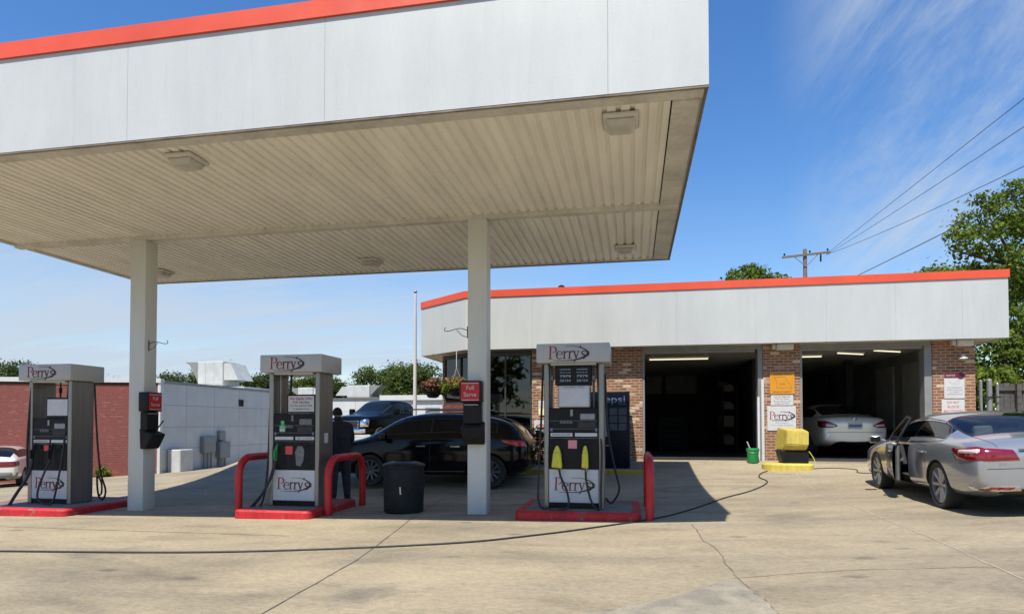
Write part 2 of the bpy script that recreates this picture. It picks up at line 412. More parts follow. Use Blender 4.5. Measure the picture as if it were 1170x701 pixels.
# ------------------------------------------------------------------ ground level
def S(t):
    t = min(1, max(0, t)); return t * t * (3 - 2 * t)
def gz(X, Y):
    t = min(1, max(0, (Y - 12.3) / 4.6)); b = S((X + 13.5) / 3)
    Xc = min(8, max(-11, X))
    tilt = .0164 * (Xc + 5.04) + .035 * max(0, Xc) - .06 * min(15, max(0, -11 - X))
    return tilt * (1 - t * t * b) + .58 * t * t * b

def ground():
    def axis(lo, hi, fine0, fine1, step):
        a = list(np.arange(fine0, fine1 + 1e-6, step)); x = fine1; s_ = step
        while x < hi: s_ *= 1.5; x = min(hi, x + s_); a.append(x)
        x = fine0; s_ = step
        while x > lo: s_ *= 1.5; x = max(lo, x - s_); a.insert(0, x)
        return a
    xs = axis(-400, 400, -20, 12, .5); ys = axis(-120, 600, -2, 22, .5)
    m = MB(); V = [[m.v((x, y, gz(x, y))) for y in ys] for x in xs]
    for i in range(len(xs) - 1):
        for j in range(len(ys) - 1): m.f([V[i][j], V[i + 1][j], V[i + 1][j + 1], V[i][j + 1]])
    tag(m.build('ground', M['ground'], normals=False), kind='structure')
ground()

def strip(name, pts, w, mt, lift=.004, wob=0, kind='structure'):
    """thin sheet following the ground along a polyline"""
    m = MB(); P = []
    for (a, b_) in zip(pts, pts[1:]):
        n = max(1, int(math.dist(a, b_) / .12))
        for k in range(n): P.append((a[0] + (b_[0] - a[0]) * k / n, a[1] + (b_[1] - a[1]) * k / n))
    P.append(pts[-1]); prev = None; wv = 0
    for i, p in enumerate(P):
        d = Vector(P[min(i + 1, len(P) - 1)]) - Vector(P[max(0, i - 1)]); d.normalize(); nn = Vector((-d.y, d.x))
        wv = .8 * wv + random.uniform(-wob, wob); ww = w * (random.uniform(.5, 1.3) if wob else 1)
        q = Vector(p) + nn * wv
        L = q + nn * ww / 2; Rr = q - nn * ww / 2
        cur = (m.v((L.x, L.y, gz(*L) + lift)), m.v((Rr.x, Rr.y, gz(*Rr) + lift)))
        if prev: m.f([prev[0], prev[1], cur[1], cur[0]])
        prev = cur
    o = m.build(name, mt)
    for p in o.data.polygons:
        pass
    return tag(o, kind=kind)
M['joint'] = mat('joint filler', (.075, .068, .058), .9, 0, .35, 8)
M['crack'] = mat('dusty crack', (.15, .128, .092), .9, 0, .4, 9)
M['lightjoint'] = mat('pale joint', (.39, .335, .235), .9, 0, .3, 9)
strip('pavement_joint', [(-2.75, 2.0), (-2.82, 4.53), (-2.92, 6.38), (-3.49, 10.09), (-3.7, 12.3)], .013, M['joint'], wob=.004)
strip('pavement_joint', [(-9.8, 8.1), (-7, 7.9), (-4.5, 7.75)], .012, M['joint'], wob=.006)
strip('pavement_joint', [(3.6, 15.2), (3.42, 13.74), (3.2, 7.5), (3.12, 5.88), (3.0, 3.0)], .013, M['lightjoint'], wob=.010)
strip('pavement_crack', [(-1.2, 4.2), (-.22, 4.87), (.3, 5.25), (.89, 5.93)], .016, M['crack'], wob=.012)
strip('pavement_crack', [(.78, 9.05), (.80, 8.0), (.92, 6.9), (.89, 5.93), (1.02, 5.2), (1.0, 4.2)], .015, M['crack'], wob=.014)
strip('pavement_crack', [(.89, 5.93), (1.9, 6.2), (3.14, 6.3)], .010, M['crack'], wob=.012)
def patch():
    m = MB(); poly = [(-1.15, 4.2), (-.2, 4.89), (.3, 5.27), (.87, 5.91), (1.0, 5.2), (.99, 4.2), (.9, 2.0), (-1.6, 2.0)]
    vs = [m.v((x, y, gz(x, y) + .0)) for x, y in poly]; m.f(vs)
    bmesh.ops.triangulate(m.bm, faces=m.bm.faces[:])
    bmesh.ops.subdivide_edges(m.bm, edges=m.bm.edges[:], cuts=9, use_grid_fill=True)
    for v in m.bm.verts:
        if v.is_boundary and v.co.y > 4.3: v.co.x += random.uniform(-.022, .022); v.co.y += random.uniform(-.022, .022)
    for v in m.bm.verts: v.co.z = gz(v.co.x, v.co.y) + .008
    tag(m.build('pavement_patch', M['patch']), kind='structure')
patch()
strip('parking_line', [(-3.3, 15.0), (-2.2, 15.02)], .09, M['whitepaint'])

# ------------------------------------------------------------------ logo
def arc(cx, cy, rx, ry, a0, a1, n=14):
    return [(cx + rx * math.cos(R(a0 + (a1 - a0) * i / n)), cy + ry * math.sin(R(a0 + (a1 - a0) * i / n))) for i in range(n + 1)]
def logo(parent, o, right, up, w, off=None, d=.0025):
    """lettering and swoosh, w = overall width"""
    o = Vector(o); right = Vector(right); up = Vector(up); nn = right.cross(up); k = w / 3.15
    k0 = [0.0]
    def mk():
        k0[0] += .00025
        e = k0[0]
        return (lambda u, v, dd: o + right * (u - 1.42) * k + up * (v - .42) * k + nn * (dd + (e if dd > 0 else 0)))
    a = MB(off if off is not None else (0, 0, 0)); b = MB(off if off is not None else (0, 0, 0)); c = MB(off if off is not None else (0, 0, 0))
    def st(m, pts, ws): m.stroke(pts, ws, mk(), 0, d)
    # P
    st(a, [(.12, 0), (.16, 1)], .12); st(a, [(-.02, .02), (.30, .02)], .05); st(a, [(.0, .98), (.3, .98)], .045)
    p = arc(.30, .74, .30, .245, 92, -92, 14); st(a, p, [.05, .05, .06, .08, .10, .115, .12, .12, .115, .10, .09, .07, .055, .05, .05])
    # e
    p = arc(.86, .30, .235, .30, 5, 325, 18); st(b, p, [.06, .07, .07, .06, .05, .06, .08, .10, .11, .11, .11, .10, .08, .07, .06, .06, .05, .045, .04])
    st(b, [(.66, .35), (1.08, .35)], .045)
    # r r
    for x in (1.22, 1.62):
        st(b, [(x, 0), (x + .03, .60)], .10); st(b, [(x - .11, .02), (x + .15, .02)], .04); st(b, [(x - .1, .575), (x + .03, .60)], .05)
        st(b, [(x + .04, .40), (x + .12, .54), (x + .22, .585), (x + .29, .54)], [.05, .07, .09, .10])
    # y
    st(b, [(1.98, .60), (2.16, .05)], .10); st(b, [(2.34, .60), (2.15, .03), (2.05, -.20), (1.93, -.25)], [.05, .05, .06, .08])
    st(b, [(1.88, .585), (2.1, .585)], .04); st(b, [(2.25, .585), (2.42, .585)], .04)
    # apostrophe, s
    st(b, [(2.50, 1.0), (2.46, .78)], [.10, .03])
    st(b, [(2.84, .50), (2.76, .585), (2.65, .58), (2.585, .48), (2.62, .38), (2.74, .30), (2.83, .22), (2.82, .09), (2.72, .01), (2.60, .03), (2.54, .12)],
       [.05, .06, .07, .09, .10, .11, .11, .10, .08, .06, .05])
    # swoosh
    lo = [(.32, -.13), (.9, -.155), (1.5, -.15), (2.0, -.10), (2.45, .0), (2.8, .14), (3.02, .29), (3.10, .40)]
    st(c, lo, [.015, .03, .045, .07, .10, .14, .20, .24])
    hi = [(1.30, .97), (1.8, .985), (2.3, .93), (2.65, .82), (2.92, .64), (3.05, .5), (3.09, .40)]
    st(c, hi, [.012, .02, .035, .06, .11, .18, .24])
    L = a.build('lettering', M['logored'], parent); L2 = b.build('lettering', M['maroon'], parent); L3 = c.build('swoosh', M['ink'], parent)
    return L

X3 = Vector((1, 0, 0)); Y3 = Vector((0, 1, 0)); Z3 = Vector((0, 0, 1))

# ------------------------------------------------------------------ canopy
CX0, CX1, CY0, CY1, CZ = -11.63, .77, 6.56, 13.45, 4.92
BY = 9.97
def canopy():
    T = thing('gas_station_canopy', 'large white flat canopy with orange red top stripe sheltering the three gas pumps', 'canopy', (-5.8, 10.1, 0))
    H = 6.11; th = .06
    def panels(m, seams, along, fixed, z0=CZ, z1=H):
        for a, b_ in zip(seams, seams[1:]):
            if along == 'x': m.box(a + .0015, b_ - .0015, fixed, fixed + th, z0, z1)
            else: m.box(fixed, fixed + th, a + .003, b_ - .003, z0, z1)
    m = MB(T)
    panels(m, [CX0, -8.58, -6.0, -3.42, -.24, CX1], 'x', CY0)
    panels(m, [CX0, -8.58, -5.5, -2.4, CX1], 'x', CY1 - th)
    panels(m, [CY0 + th + .004, 9.6, CY1 - th - .004], 'y', CX1 - th)
    panels(m, [CY0 + th + .004, 9.6, CY1 - th - .004], 'y', CX0)
    fas = m.build('fascia', M['fascia'], T)
    m = MB(T)   # dark backing behind panel joints
    m.box(CX0 + .07, CX1 - .07, CY0 + th + .01, CY1 - th - .01, 5.10, 6.2)
    m.build('roof_deck', M['trim'], T)
    m = MB(T); p = .03
    for x0, x1, y0, y1 in ((CX0 - p, CX1 + p, CY0 - p, CY0 + .09), (CX0 - p, CX1 + p, CY1 - .09, CY1 + p), (CX0 - p, CX0 + .09, CY0 + .094, CY1 - .094), (CX1 - .09, CX1 + p, CY0 + .094, CY1 - .094)):
        m.box(x0, x1, y0, y1, H + .002, H + .20)
    m.build('stripe', M['stripe'], T)
    # bottom edge trim under the fascia (dark drip edge)
    m = MB(T)
    for x0, x1, y0, y1 in ((CX0, CX1, CY0 + .004, CY0 + .028), (CX0, CX1, CY1 - .03, CY1 - .004), (CX0 + .004, CX0 + .03, CY0 + .03, CY1 - .034), (CX1 - .03, CX1 - .004, CY0 + .03, CY1 - .034)):
        m.box(x0, x1, y0, y1, CZ - .022, CZ - .002)
    m.build('drip_edge', mat('rusty drip edge', (.16, .13, .10), .7, .1, .5, 3), T)
    # ribbed soffit: trapezoid ribs running front to back
    m = MB(T); x = CX0 + .12; xe = CX1 - .36; pitch = .150
    prof = []
    while x < xe - pitch:
        prof += [(x, .0), (x + .086, .0), (x + .098, .026), (x + .138, .026)]
        x += pitch
    prof.append((x, 0)); prof.append((xe, 0))
    z0 = CZ - .003
    for ya, yb in ((CY0 + .24, BY + .0), (BY + .15, CY1 - .16)):
        A = [m.v((px, ya, z0 + pz)) for px, pz in prof]; B = [m.v((px, yb, z0 + pz)) for px, pz in prof]
        for i in range(len(prof) - 1): m.f([A[i], A[i + 1], B[i + 1], B[i]])
        C = [m.v((px, ya - .0, z0 + .06)) for px, pz in prof]
    bmesh.ops.delete(m.bm, geom=[v for v in m.bm.verts if not v.link_faces], context='VERTS')
    m.build('soffit', M['soffit'], T, smooth=False)
    m = MB(T)   # dark void over the ribs
    m.box(CX0 + .075, CX1 - .075, CY0 + .075, CY1 - .075, CZ + .06, CZ + .10)
    m.build('deck_plate', M['dkgap'], T)
    m = MB(T)   # flat perimeter trims
    m.box(CX0 + .065, CX1 - .035, CY0 + .065, CY0 + .238, CZ - .012, CZ + .012, .003)
    m.box(CX0 + .065, CX1 - .035, CY1 - .158, CY1 - .065, CZ - .012, CZ + .05, .003)
    m.box(CX1 - .345, CX1 - .066, CY0 + .242, BY - .004, CZ - .035, CZ - .005, .003)
    m.box(CX1 - .345, CX1 - .066, BY + .154, 11.9, CZ - .035, CZ - .005, .003)
    m.box(CX1 - .345, CX1 - .066, 11.91, CY1 - .162, CZ - .035, CZ - .005, .003)
    m.box(CX0 + .066, CX0 + .14, CY0 + .242, CY1 - .162, CZ - .03, CZ - .004, .003)
    m.build('edge_trim', M['trim'], T)
    m = MB(T)
    m.box(CX0 + .07, CX1 - .066, BY, BY + .15, CZ - .075, CZ + .03, .006)
    m.build('cross_beam', M['trim'], T)
    for cx in (-8.99, -2.642):
        m = MB(T); g = gz(cx + .16, 10.1)
        m.box(cx, cx + .317, BY - .012, BY + .286, g - .05, CZ - .078, .012, seg=2)
        m.box(cx + .06, cx + .25, BY + .0, BY + .145, CZ - .08, CZ - .07)
        m.build('column', M['column'], T)
    return T
canopy()

LIGHTS = [(-.12, 7.12, 'square canopy light nearest the front right corner of the canopy'),
          (-5.62, 7.12, 'square canopy light near the front edge above the left and middle pumps'),
          (-.12, 12.35, 'small square canopy light at the back right corner beyond the cross beam'),
          (-5.35, 12.35, 'small square canopy light at the back edge, between the two columns in the photo'),
          (-10.35, 12.35, 'small square canopy light at the back edge peeking out behind the left column')]
def canopy_light():
    T = thing('canopy_light', LIGHTS[0][2], 'ceiling light', (0, 0, CZ - .005), 0, 'square lights under the canopy')
    m = MB(); m.box(-.20, .20, -.20, .20, -.055, .0, .035, seg=2); m.build('light_housing', M['housing'], T)
    m = MB(); m.hexa([(-.12, -.12, -.135), (.12, -.12, -.135), (.12, .12, -.135), (-.12, .12, -.135)], [(-.17, -.17, -.057), (.17, -.17, -.057), (.17, .17, -.057), (-.17, .17, -.057)], .02)
    m.build('light_lens', M['lens'], T)
    return T
c0 = canopy_light()
for i, (x, y, lab) in enumerate(LIGHTS):
    o = c0 if i == 0 else copy_tree(c0)
    o.location = (x, y, CZ - .005); o['label'] = lab

# plant hooks on the columns
def hook(loc, sgn, lab):
    m = MB(loc); x, y, z = loc
    pts = [(x + sgn * .36 * t, y, z + .02 + .07 * math.sin(t * math.pi) * (1 - t) + .10 * t * t * 0) for t in [i / 10 for i in range(11)]]
    pts += [(x + sgn * (.36 + .03 * math.sin(a)), y, z + .05 - .03 * math.cos(a)) for a in [i * .5 for i in range(1, 7)]]
    m.tube(pts, .006, 6)
    m.tube([(x, y, z - .10), (x, y, z + .09)], .008, 6)
    m.tube([(x, y, z - .09), (x + sgn * .10, y, z - .05), (x + sgn * .18, y, z + .04)], .005, 6)
    tag(m.build('plant_hook', M['softblack']), lab, 'bracket', 'plant hooks on the columns')
hook((-8.662, 10.05, 2.93), 1, 'thin black scroll hook on the right side of the left column')
hook((-2.652, 9.98, 3.0), -1, 'thin black scroll hook on the left side of the right column')

# ------------------------------------------------------------------ full serve units
def serve_unit(loc, rz, lab1, lab2, handle):
    T = thing('full_serve_sign', lab1, 'sign', loc, rz, 'full serve signs on the columns')
    m = MB(); m.box(-.175, .175, -.20, -.002, 1.84, 2.19, .018, seg=2); hb = m.build('sign_housing', M['black'], T)
    m = MB(); m.box(-.15, .15, -.207, -.201, 1.865, 2.165, .002); fc = m.build('sign_face', M['redface'], T)
    m = MB()
    m.text('Full', (0, -.2075, 2.045), X3, Z3, .095, .002); m.text('Serve', (0, -.2075, 1.935), X3, Z3, .095, .002)
    m.box(-.14, .14, -.2095, -.2075, 2.14, 2.15); m.box(-.14, .14, -.2095, -.2075, 1.875, 1.885)
    m.build('lettering', M['paper'], fc)
    D = thing('windshield_service_box', lab2, 'towel dispenser', loc, rz, 'windshield service boxes on the columns')
    m = MB(); m.box(-.13, .16, -.15, -.003, 1.50, 1.838, .012); m.build('towel_dispenser', M['black'], D)
    m = MB(); m.hexa([(-.13, -.13, 1.17), (.20, -.13, 1.17), (.20, -.004, 1.17), (-.13, -.004, 1.17)], [(-.15, -.27, 1.43), (.20, -.27, 1.43), (.20, -.004, 1.54), (-.15, -.004, 1.54)], .015)
    m.build('squeegee_bucket', M['softblack'], D)
    if handle:
        m = MB(); m.tube([(0, -.17, 1.43), (0.02, -.36, 1.68)], .012, 8); m.build('squeegee_handle', M['black'], D)
    m = MB(); m.box(-.11, .12, -.165, -.151, 1.795, 1.815, .002); m.build('towel_slot', M['galv'], D)
serve_unit((-2.545, BY - .016, 0), 0, 'red full serve sign box on the front of the right column', 'black towel and squeegee box below the full serve sign on the right column', False)
serve_unit((-8.668, BY + .02, -.12), R(90), 'red full serve sign box on the left column, seen at an angle', 'black towel and squeegee box with a handle sticking out, on the left column', True)

# ------------------------------------------------------------------ islands, hoops, pumps
def rounded(x0, x1, y0, y1, r, n=6):
    P = []
    for cx, cy, a in ((x1 - r, y0 + r, -90), (x1 - r, y1 - r, 0), (x0 + r, y1 - r, 90), (x0 + r, y0 + r, 180)):
        P += [(cx + r * math.cos(R(a + 90 * i / n)), cy + r * math.sin(R(a + 90 * i / n))) for i in range(n + 1)]
    return P
def island(x0, x1, ztop, lab, yf=9.36):
    T = thing('pump_island', lab, 'pump island', ((x0 + x1) / 2, 10.15, ztop - .13), 0, 'raised pump islands')
    m = MB(T); P = rounded(x0, x1, yf, 10.92, .12); Q = rounded(x0 + .025, x1 - .025, yf + .025, 10.895, .10); I = rounded(x0 + .13, x1 - .13, yf + .13, 10.79, .06)
    f = lambda u, v, d: (u, v, d)
    n = len(P); rows = [[m.v((x, y, ztop - .25)) for x, y in P], [m.v((x, y, ztop - .03)) for x, y in P], [m.v((x, y, ztop)) for x, y in Q], [m.v((x, y, ztop)) for x, y in I]]
    for A, B in zip(rows, rows[1:]):
        for i in range(n): m.f([A[i], A[(i + 1) % n], B[(i + 1) % n], B[i]])
    m.build('kerb', M['redkerb'], T)
    m = MB(T); m.f([m.v((x, y, ztop - .002)) for x, y in I]); 
    m.build('island_top', M['islandtop'], T)
    return T
island(-1.76, .11, .20, 'raised pump island with red kerb under the right pump with yellow nozzle covers')
island(-6.34, -4.98, .125, 'short raised pump island with red kerb under the middle pump', 9.17)
island(-11.6, -9.45, .05, 'raised pump island with bright red kerb under the leftmost pump', 9.12)

def hoop(x, y0, y1, top, lab):
    g0 = gz(x, y0); r = .30; pts = [(x, y0, g0 - .03), (x, y0, top - r)]
    for i in range(1, 9): a = R(90 * i / 8); pts.append((x, y0 + r - r * math.cos(a), top - r + r * math.sin(a)))
    for i in range(0, 9): a = R(90 * i / 8); pts.append((x, y1 - r + r * math.sin(a), top - r + r * math.cos(a)))
    pts.append((x, y1, gz(x, y1) - .03))
    m = MB((x, (y0 + y1) / 2, g0)); m.tube(pts, .062, 14)
    tag(m.build('guard_rail', M['red'], ang=60), lab, 'guard rail', 'red hoop guard rails at the pump islands')
hoop(-6.50, 9.58, 11.05, .93, 'red hoop guard rail at the left end of the middle pump')
hoop(-4.90, 9.62, 10.95, .93, 'red hoop guard rail between the middle pump and the black trash can')
hoop(.235, 9.46, 11.05, .98, 'red hoop guard rail seen end on, right of the pump with yellow nozzle covers')

def pump(kind, loc, lab):
    T = thing('gas_pump', lab, 'gas pump', loc, 0, 'gas pumps under the canopy')
    D = .50
    for sx in (-1, 1):
        m = MB(); xo, xi = sx * .46, sx * .385
        m.box(min(xo, xi), max(xo, xi), 0, D, .0, 2.235, .012)
        m.build('side_panel', M['steel'], T)
    m = MB(); m.box(-.384, .384, .03, D - .03, .0, .085); m.build('plinth', M['black'], T)
    m = MB(); m.box(-.382, .382, .012, D - .012, .088, .60, .006); lp = m.build('lower_panel', M['white'], T)
    logo(lp, (-.02, .0115, .36), X3, Z3, .62)
    m = MB(); m.box(-.382, .382, .03, D - .03, .603, 1.55, .006); m.box(-.37, .37, .018, .032, 1.16, 1.53, .004); m.build('dispenser_body', M['black'], T)
    # valance
    m = MB(); m.box(-.56, .56, -.12, .62, 2.237, 2.53, .012, seg=2); va = m.build('valance', M['valance'], T)
    logo(va, (-.09, -.1205, 2.375), X3, Z3, .62)
    m = MB(); m.box(-.35, .35, -.03, D + .03, 2.205, 2.236); m.build('valance_frame', M['alu'], T)
    # grade label strips
    m = MB()
    for x0, x1 in ((-.36, -.02), (.02, .36)): m.box(x0, x1, .020, .029, 1.105, 1.160, .002)
    st = m.build('grade_label', M['display'], T)
    m = MB()
    if kind != 'M':
        m.text('PREMIUM UNLEADED', (-.19, .0195, 1.122), X3, Z3, .03, .0012, width=.28)
    else:
        m.text('NO. 2 DIESEL', (.19, .0195, 1.122), X3, Z3, .034, .0012, width=.28)
    m.build('lettering', M['ink'], st)
    # card reader, keypad
    m = MB(); m.box(-.05, -.01, .005, .017, 1.42, 1.52, .003); m.box(.10, .33, -.005, .017, 1.36, 1.46, .012); m.build('card_reader', M['galv'] if kind != 'M' else M['smudge'], T)
    m = MB(); m.box(-.22, .0, .006, .017, 1.30, 1.36, .004); m.box(.06, .34, .006, .017, 1.24, 1.33, .004); m.build('keypad', M['cabin'], T)
    m = MB()
    for r_ in range(3):
        for c_ in range(4): m.box(-.205 + c_ * .048, -.17 + c_ * .048, .002, .0065, 1.306 + r_ * .017, 1.318 + r_ * .017)
    m.build('buttons', M['smudge'], T)
    for x in (-.345, .345):
        m = MB(); m.box(x - .018, x + .018, .015, .0185, 1.185, 1.235); m.build('sticker', M['letterblue'], T)
    m = MB()
    for z in (1.22, 1.345, 1.075): m.box(-.368, .368, .0145, .0178, z, z + .006)
    m.build('seam_trim', M['smudge'], T)
    # nozzle recesses
    for x in (-.25, .18):
        m = MB(); m.box(x - .09, x + .09, .024, .0295, .66, 1.06, .002); m.box(x - .07, x + .07, .0, .024, 1.0, 1.045, .004)
        m.build('nozzle_holder', M['softblack'], T)
    def nozzle(x, mt, z=.86):
        m = MB(); m.tube([(x, -.01, z + .12), (x, -.04, z + .05), (x, -.05, z - .12)], [.022, .028, .02], 10)
        m.tube([(x, -.012, z + .12), (x, .02, z + .17)], [.016, .012], 8)
        m.box(x - .014, x + .014, -.10, -.05, z - .10, z + .06, .006)
        m.build('nozzle', mt, T)
    def cover(x, w0, w1):
        m = MB(); 
        m.hexa([(x - w1, -.09, .63), (x + w1, -.09, .62), (x + w1 - .01, .0, .62), (x - w1 + .01, .0, .63)], [(x - w0, -.08, .86), (x + w0, -.08, .86), (x + w0, .0, .86), (x - w0, .0, .86)], .012)
        m.hexa([(x - w0 + .002, -.078, .86), (x + w0 - .002, -.078, .86), (x + w0 - .002, .0, .86), (x - w0 + .002, .0, .86)], [(x - .02, -.05, .965), (x + .02, -.05, .965), (x + .02, -.01, .965), (x - .02, -.01, .965)], .01)
        m.build('nozzle_cover', M['yelcover'], T)
    def hose(pts, r=.017, name='hose'):
        P = [Vector(p) for p in pts]; out = []
        Q = [P[0]] + P + [P[-1]]
        for i in range(1, len(Q) - 2):
            for k in range(8):
                t = k / 8; p0, p1, p2, p3 = Q[i - 1], Q[i], Q[i + 1], Q[i + 2]
                out.append(.5 * ((2 * p1) + (-p0 + p2) * t + (2 * p0 - 5 * p1 + 4 * p2 - p3) * t * t + (-p0 + 3 * p1 - 3 * p2 + p3) * t ** 3))
        out.append(P[-1]); m = MB(); m.tube(out, r, 8); m.build(name, M['rubber'], T, ang=60)
    if kind == 'R':
        m = MB(); m.box(-.29, .27, .05, .30, 1.90, 2.203, .008); pd = m.build('price_display', M['black'], T)
        m = MB()
        for x in (-.13, .13):
            for zz, tx, sz in ((2.135, 'UNLEADED', .03), (2.09, 'REGULAR', .022), (2.02, '7979', .055), (1.955, '20154', .05)):
                m.text(tx, (x, .0495, zz), X3, Z3, sz, .0012, width=.17)
        m.build('digits', M['led'], pd)
        m = MB(); m.box(-.24, .25, .02, .34, 1.555, 1.895, .01); sc_ = m.build('display_frame', M['alu'], T)
        m = MB(); m.box(-.22, .23, .012, .022, 1.575, 1.84, .002); m.build('display_face', M['display'], sc_)
        m = MB(); m.text('GALLONS   SALE', (.0, .0195, 1.857), X3, Z3, .03, .0012, width=.3); m.build('lettering', M['ink'], sc_)
        for x in (-.355, .30):
            m = MB(); m.tube([(x, .2, 1.55), (x, .2, 2.2)], .018, 8); m.box(x - .03, x + .03, .16, .24, 1.98, 2.06, .008); m.build('hose_riser', M['galv'], T)
        cover(-.25, .06, .085); cover(.18, .045, .055)
        m = MB(); m.box(-.085, .05, .018, .0235, .92, 1.05, .001); m.build('sticker', M['pink'], T)
        hose([(-.22, -.06, .64), (-.19, -.10, .5), (-.10, -.12, .30), (-.06, -.15, .10), (-.12, -.22, .02), (-.35, -.2, .0), (-.52, -.12, .08), (-.545, .0, .5), (-.52, .08, 1.2), (-.49, .14, 2.24)])
        hose([(.19, -.06, .63), (.20, -.10, .45), (.26, -.12, .18), (.34, -.15, .03), (.42, -.16, .05), (.42, -.10, .30), (.43, -.02, .9), (.40, .05, 1.3), (.36, .12, 2.2)])
        hose([(.47, .40, 2.1), (.50, .55, 1.2), (.62, .55, .55), (.68, .50, .25), (.56, .48, .04), (.47, .45, .12)])
        for x in (-.215, .195):
            m = MB(); m.tube([(x, -.055, .645), (x + .01, -.075, .57)], .02, 8); m.build('swivel', M['galv'], T)
    elif kind == 'M':
        m = MB(); m.box(-.14, .382, .03, .08, 1.552, 1.87, .006); sb = m.build('sign_board', M['black'], T)
        m = MB(); m.box(-.115, .355, .022, .029, 1.58, 1.845, .001); sf = m.build('sign_sheet', M['paper'], sb)
        m = MB(); m.text('We Gladly Offer', (.12, .0215, 1.782), X3, Z3, .055, .0012, width=.42, bold=.01); m.text('Full Service', (.12, .0215, 1.722), X3, Z3, .055, .0012, width=.30, bold=.01); m.build('lettering', M['logored'], sf)
        m = MB(); m.text('For These Customers With', (.12, .0215, 1.67), X3, Z3, .04, .0012, width=.40); m.text('A Handicap Permit', (.12, .0215, 1.615), X3, Z3, .036, .0012, width=.30); m.build('lettering', M['ink'], sf)
        nozzle(-.30, M['green'], .88)
        m = MB(); m.box(-.26, -.16, .0, .017, 1.24, 1.35, .002); m.box(-.24, -.18, .004, .017, 1.35, 1.43, .01); m.build('tag', M['grnstk'], T)
        m = MB(); m.box(-.255, -.165, -.0035, -.0005, 1.25, 1.29); m.build('tag_label', M['paper'], T)
        m = MB(); m.box(-.16, -.03, .018, .0235, .86, 1.0, .001); m.build('sticker', M['redstk'], T)
        m = MB(); m.prism([(.04, .68), (.12, .66), (.17, .76), (.185, .93), (.15, 1.01), (.06, 1.0), (.02, .9)], lambda u, v, d: (u, d, v), .0175, .0235); m.build('worn_patch', M['smudge'], T)
        hose([(-.30, -.05, .75), (-.34, -.08, .5), (-.48, -.14, .22), (-.62, -.22, .02), (-.66, -.24, -.02)])
        hose([(-.33, -.03, .72), (-.40, -.06, .45), (-.52, -.10, .18), (-.62, -.16, .0), (-.54, -.05, .05), (-.49, .02, .6), (-.47, .05, 1.6), (-.46, .1, 2.24)])
        hose([(-.16, .2, 2.22), (-.165, .18, 1.9), (-.16, .15, 1.56)], .02)
        m = MB(); m.box(.463, .472, .18, .30, 1.05, 1.22, .002); m.build('sticker', M['display'], T)
        m = MB(); m.tube([(-.33, .15, 1.2), (-.33, .15, 2.2)], .02, 8); m.build('hose_riser', M['steel'], T)
    else:
        m = MB(); m.box(-.10, .382, .03, .32, 1.552, 1.93, .008); sc_ = m.build('display_frame', M['black'], T)
        m = MB(); m.box(-.075, .36, .02, .029, 1.60, 1.90, .002); m.build('display_face', M['display'], sc_)
        nozzle(-.30, M['black'], .92); nozzle(.08, M['black'], .92)
        m = MB(); m.box(-.10, .0, -.012, .0, .96, 1.06, .001); m.build('sticker', M['redstk'], T)
        hose([(.08, -.05, .80), (.02, -.09, .6), (-.07, -.13, .3), (-.06, -.15, .10), (.10, -.16, .02), (.24, -.14, .05), (.29, -.10, .35), (.32, .0, 1.1), (.30, .1, 2.23)])
        hose([(-.30, -.05, .80), (-.34, -.10, .5), (-.46, -.2, .2), (-.50, -.34, -.06)], .026)
        hose([(-.44, -.02, .55), (-.45, -.02, 1.2), (-.42, .02, 2.23)])
        hose([(.46, .5, 2.2), (.475, .56, 1.2), (.50, .62, .55), (.62, .62, .20), (.58, .6, .02), (.50, .58, .12), (.49, .56, .45), (.58, .56, .35), (.6, .55, .15), (.53, .55, .1)])
        for x in (.02, .22):
            m = MB(); m.tube([(x, .2, 1.93), (x, .2, 2.22)], .014, 8); m.tube([(x, .2, 2.02), (x, .2, 2.12)], [.028, .028], 8); m.build('breakaway_fitting', M['black'], T)
    return T
pump('R', (-.90, 9.75, .20), 'gas pump with two yellow nozzle covers and a price display, right of the right column')
pump('M', (-5.60, 9.75, .125), 'gas pump with a full service notice board between two red hoop rails')
pump('L', (-10.46, 9.75, .05), 'leftmost gas pump with black nozzles in front of the red brick building')

# trash can
def trash_can():
    c = (-3.80, 10.16, gz(-3.8, 10.16))
    T = thing('trash_can', 'round black trash can standing under the canopy in front of the black SUV', 'trash can', c)
    m = MB(); m.lathe([(.30, 0), (.325, .02), (.33, .03), (.338, .40), (.352, .405), (.352, .43), (.338, .435), (.34, .74), (.35, .745), (.35, .76)], 28); m.build('can_body', M['softblack'], T)
    m = MB(); m.lathe([(.356, .762), (.36, .79), (.33, .815), (.22, .845), (.16, .85), (.15, .80)], 28); m.build('can_lid', M['black'], T)
    m = MB(); m.hexa([(.06, -.352, .33), (.085, -.352, .33), (.085, -.349, .33), (.06, -.349, .33)], [(.05, -.350, .45), (.075, -.350, .45), (.075, -.346, .45), (.05, -.346, .45)]); m.build('paper_scrap', M['paper'], T)
trash_can()

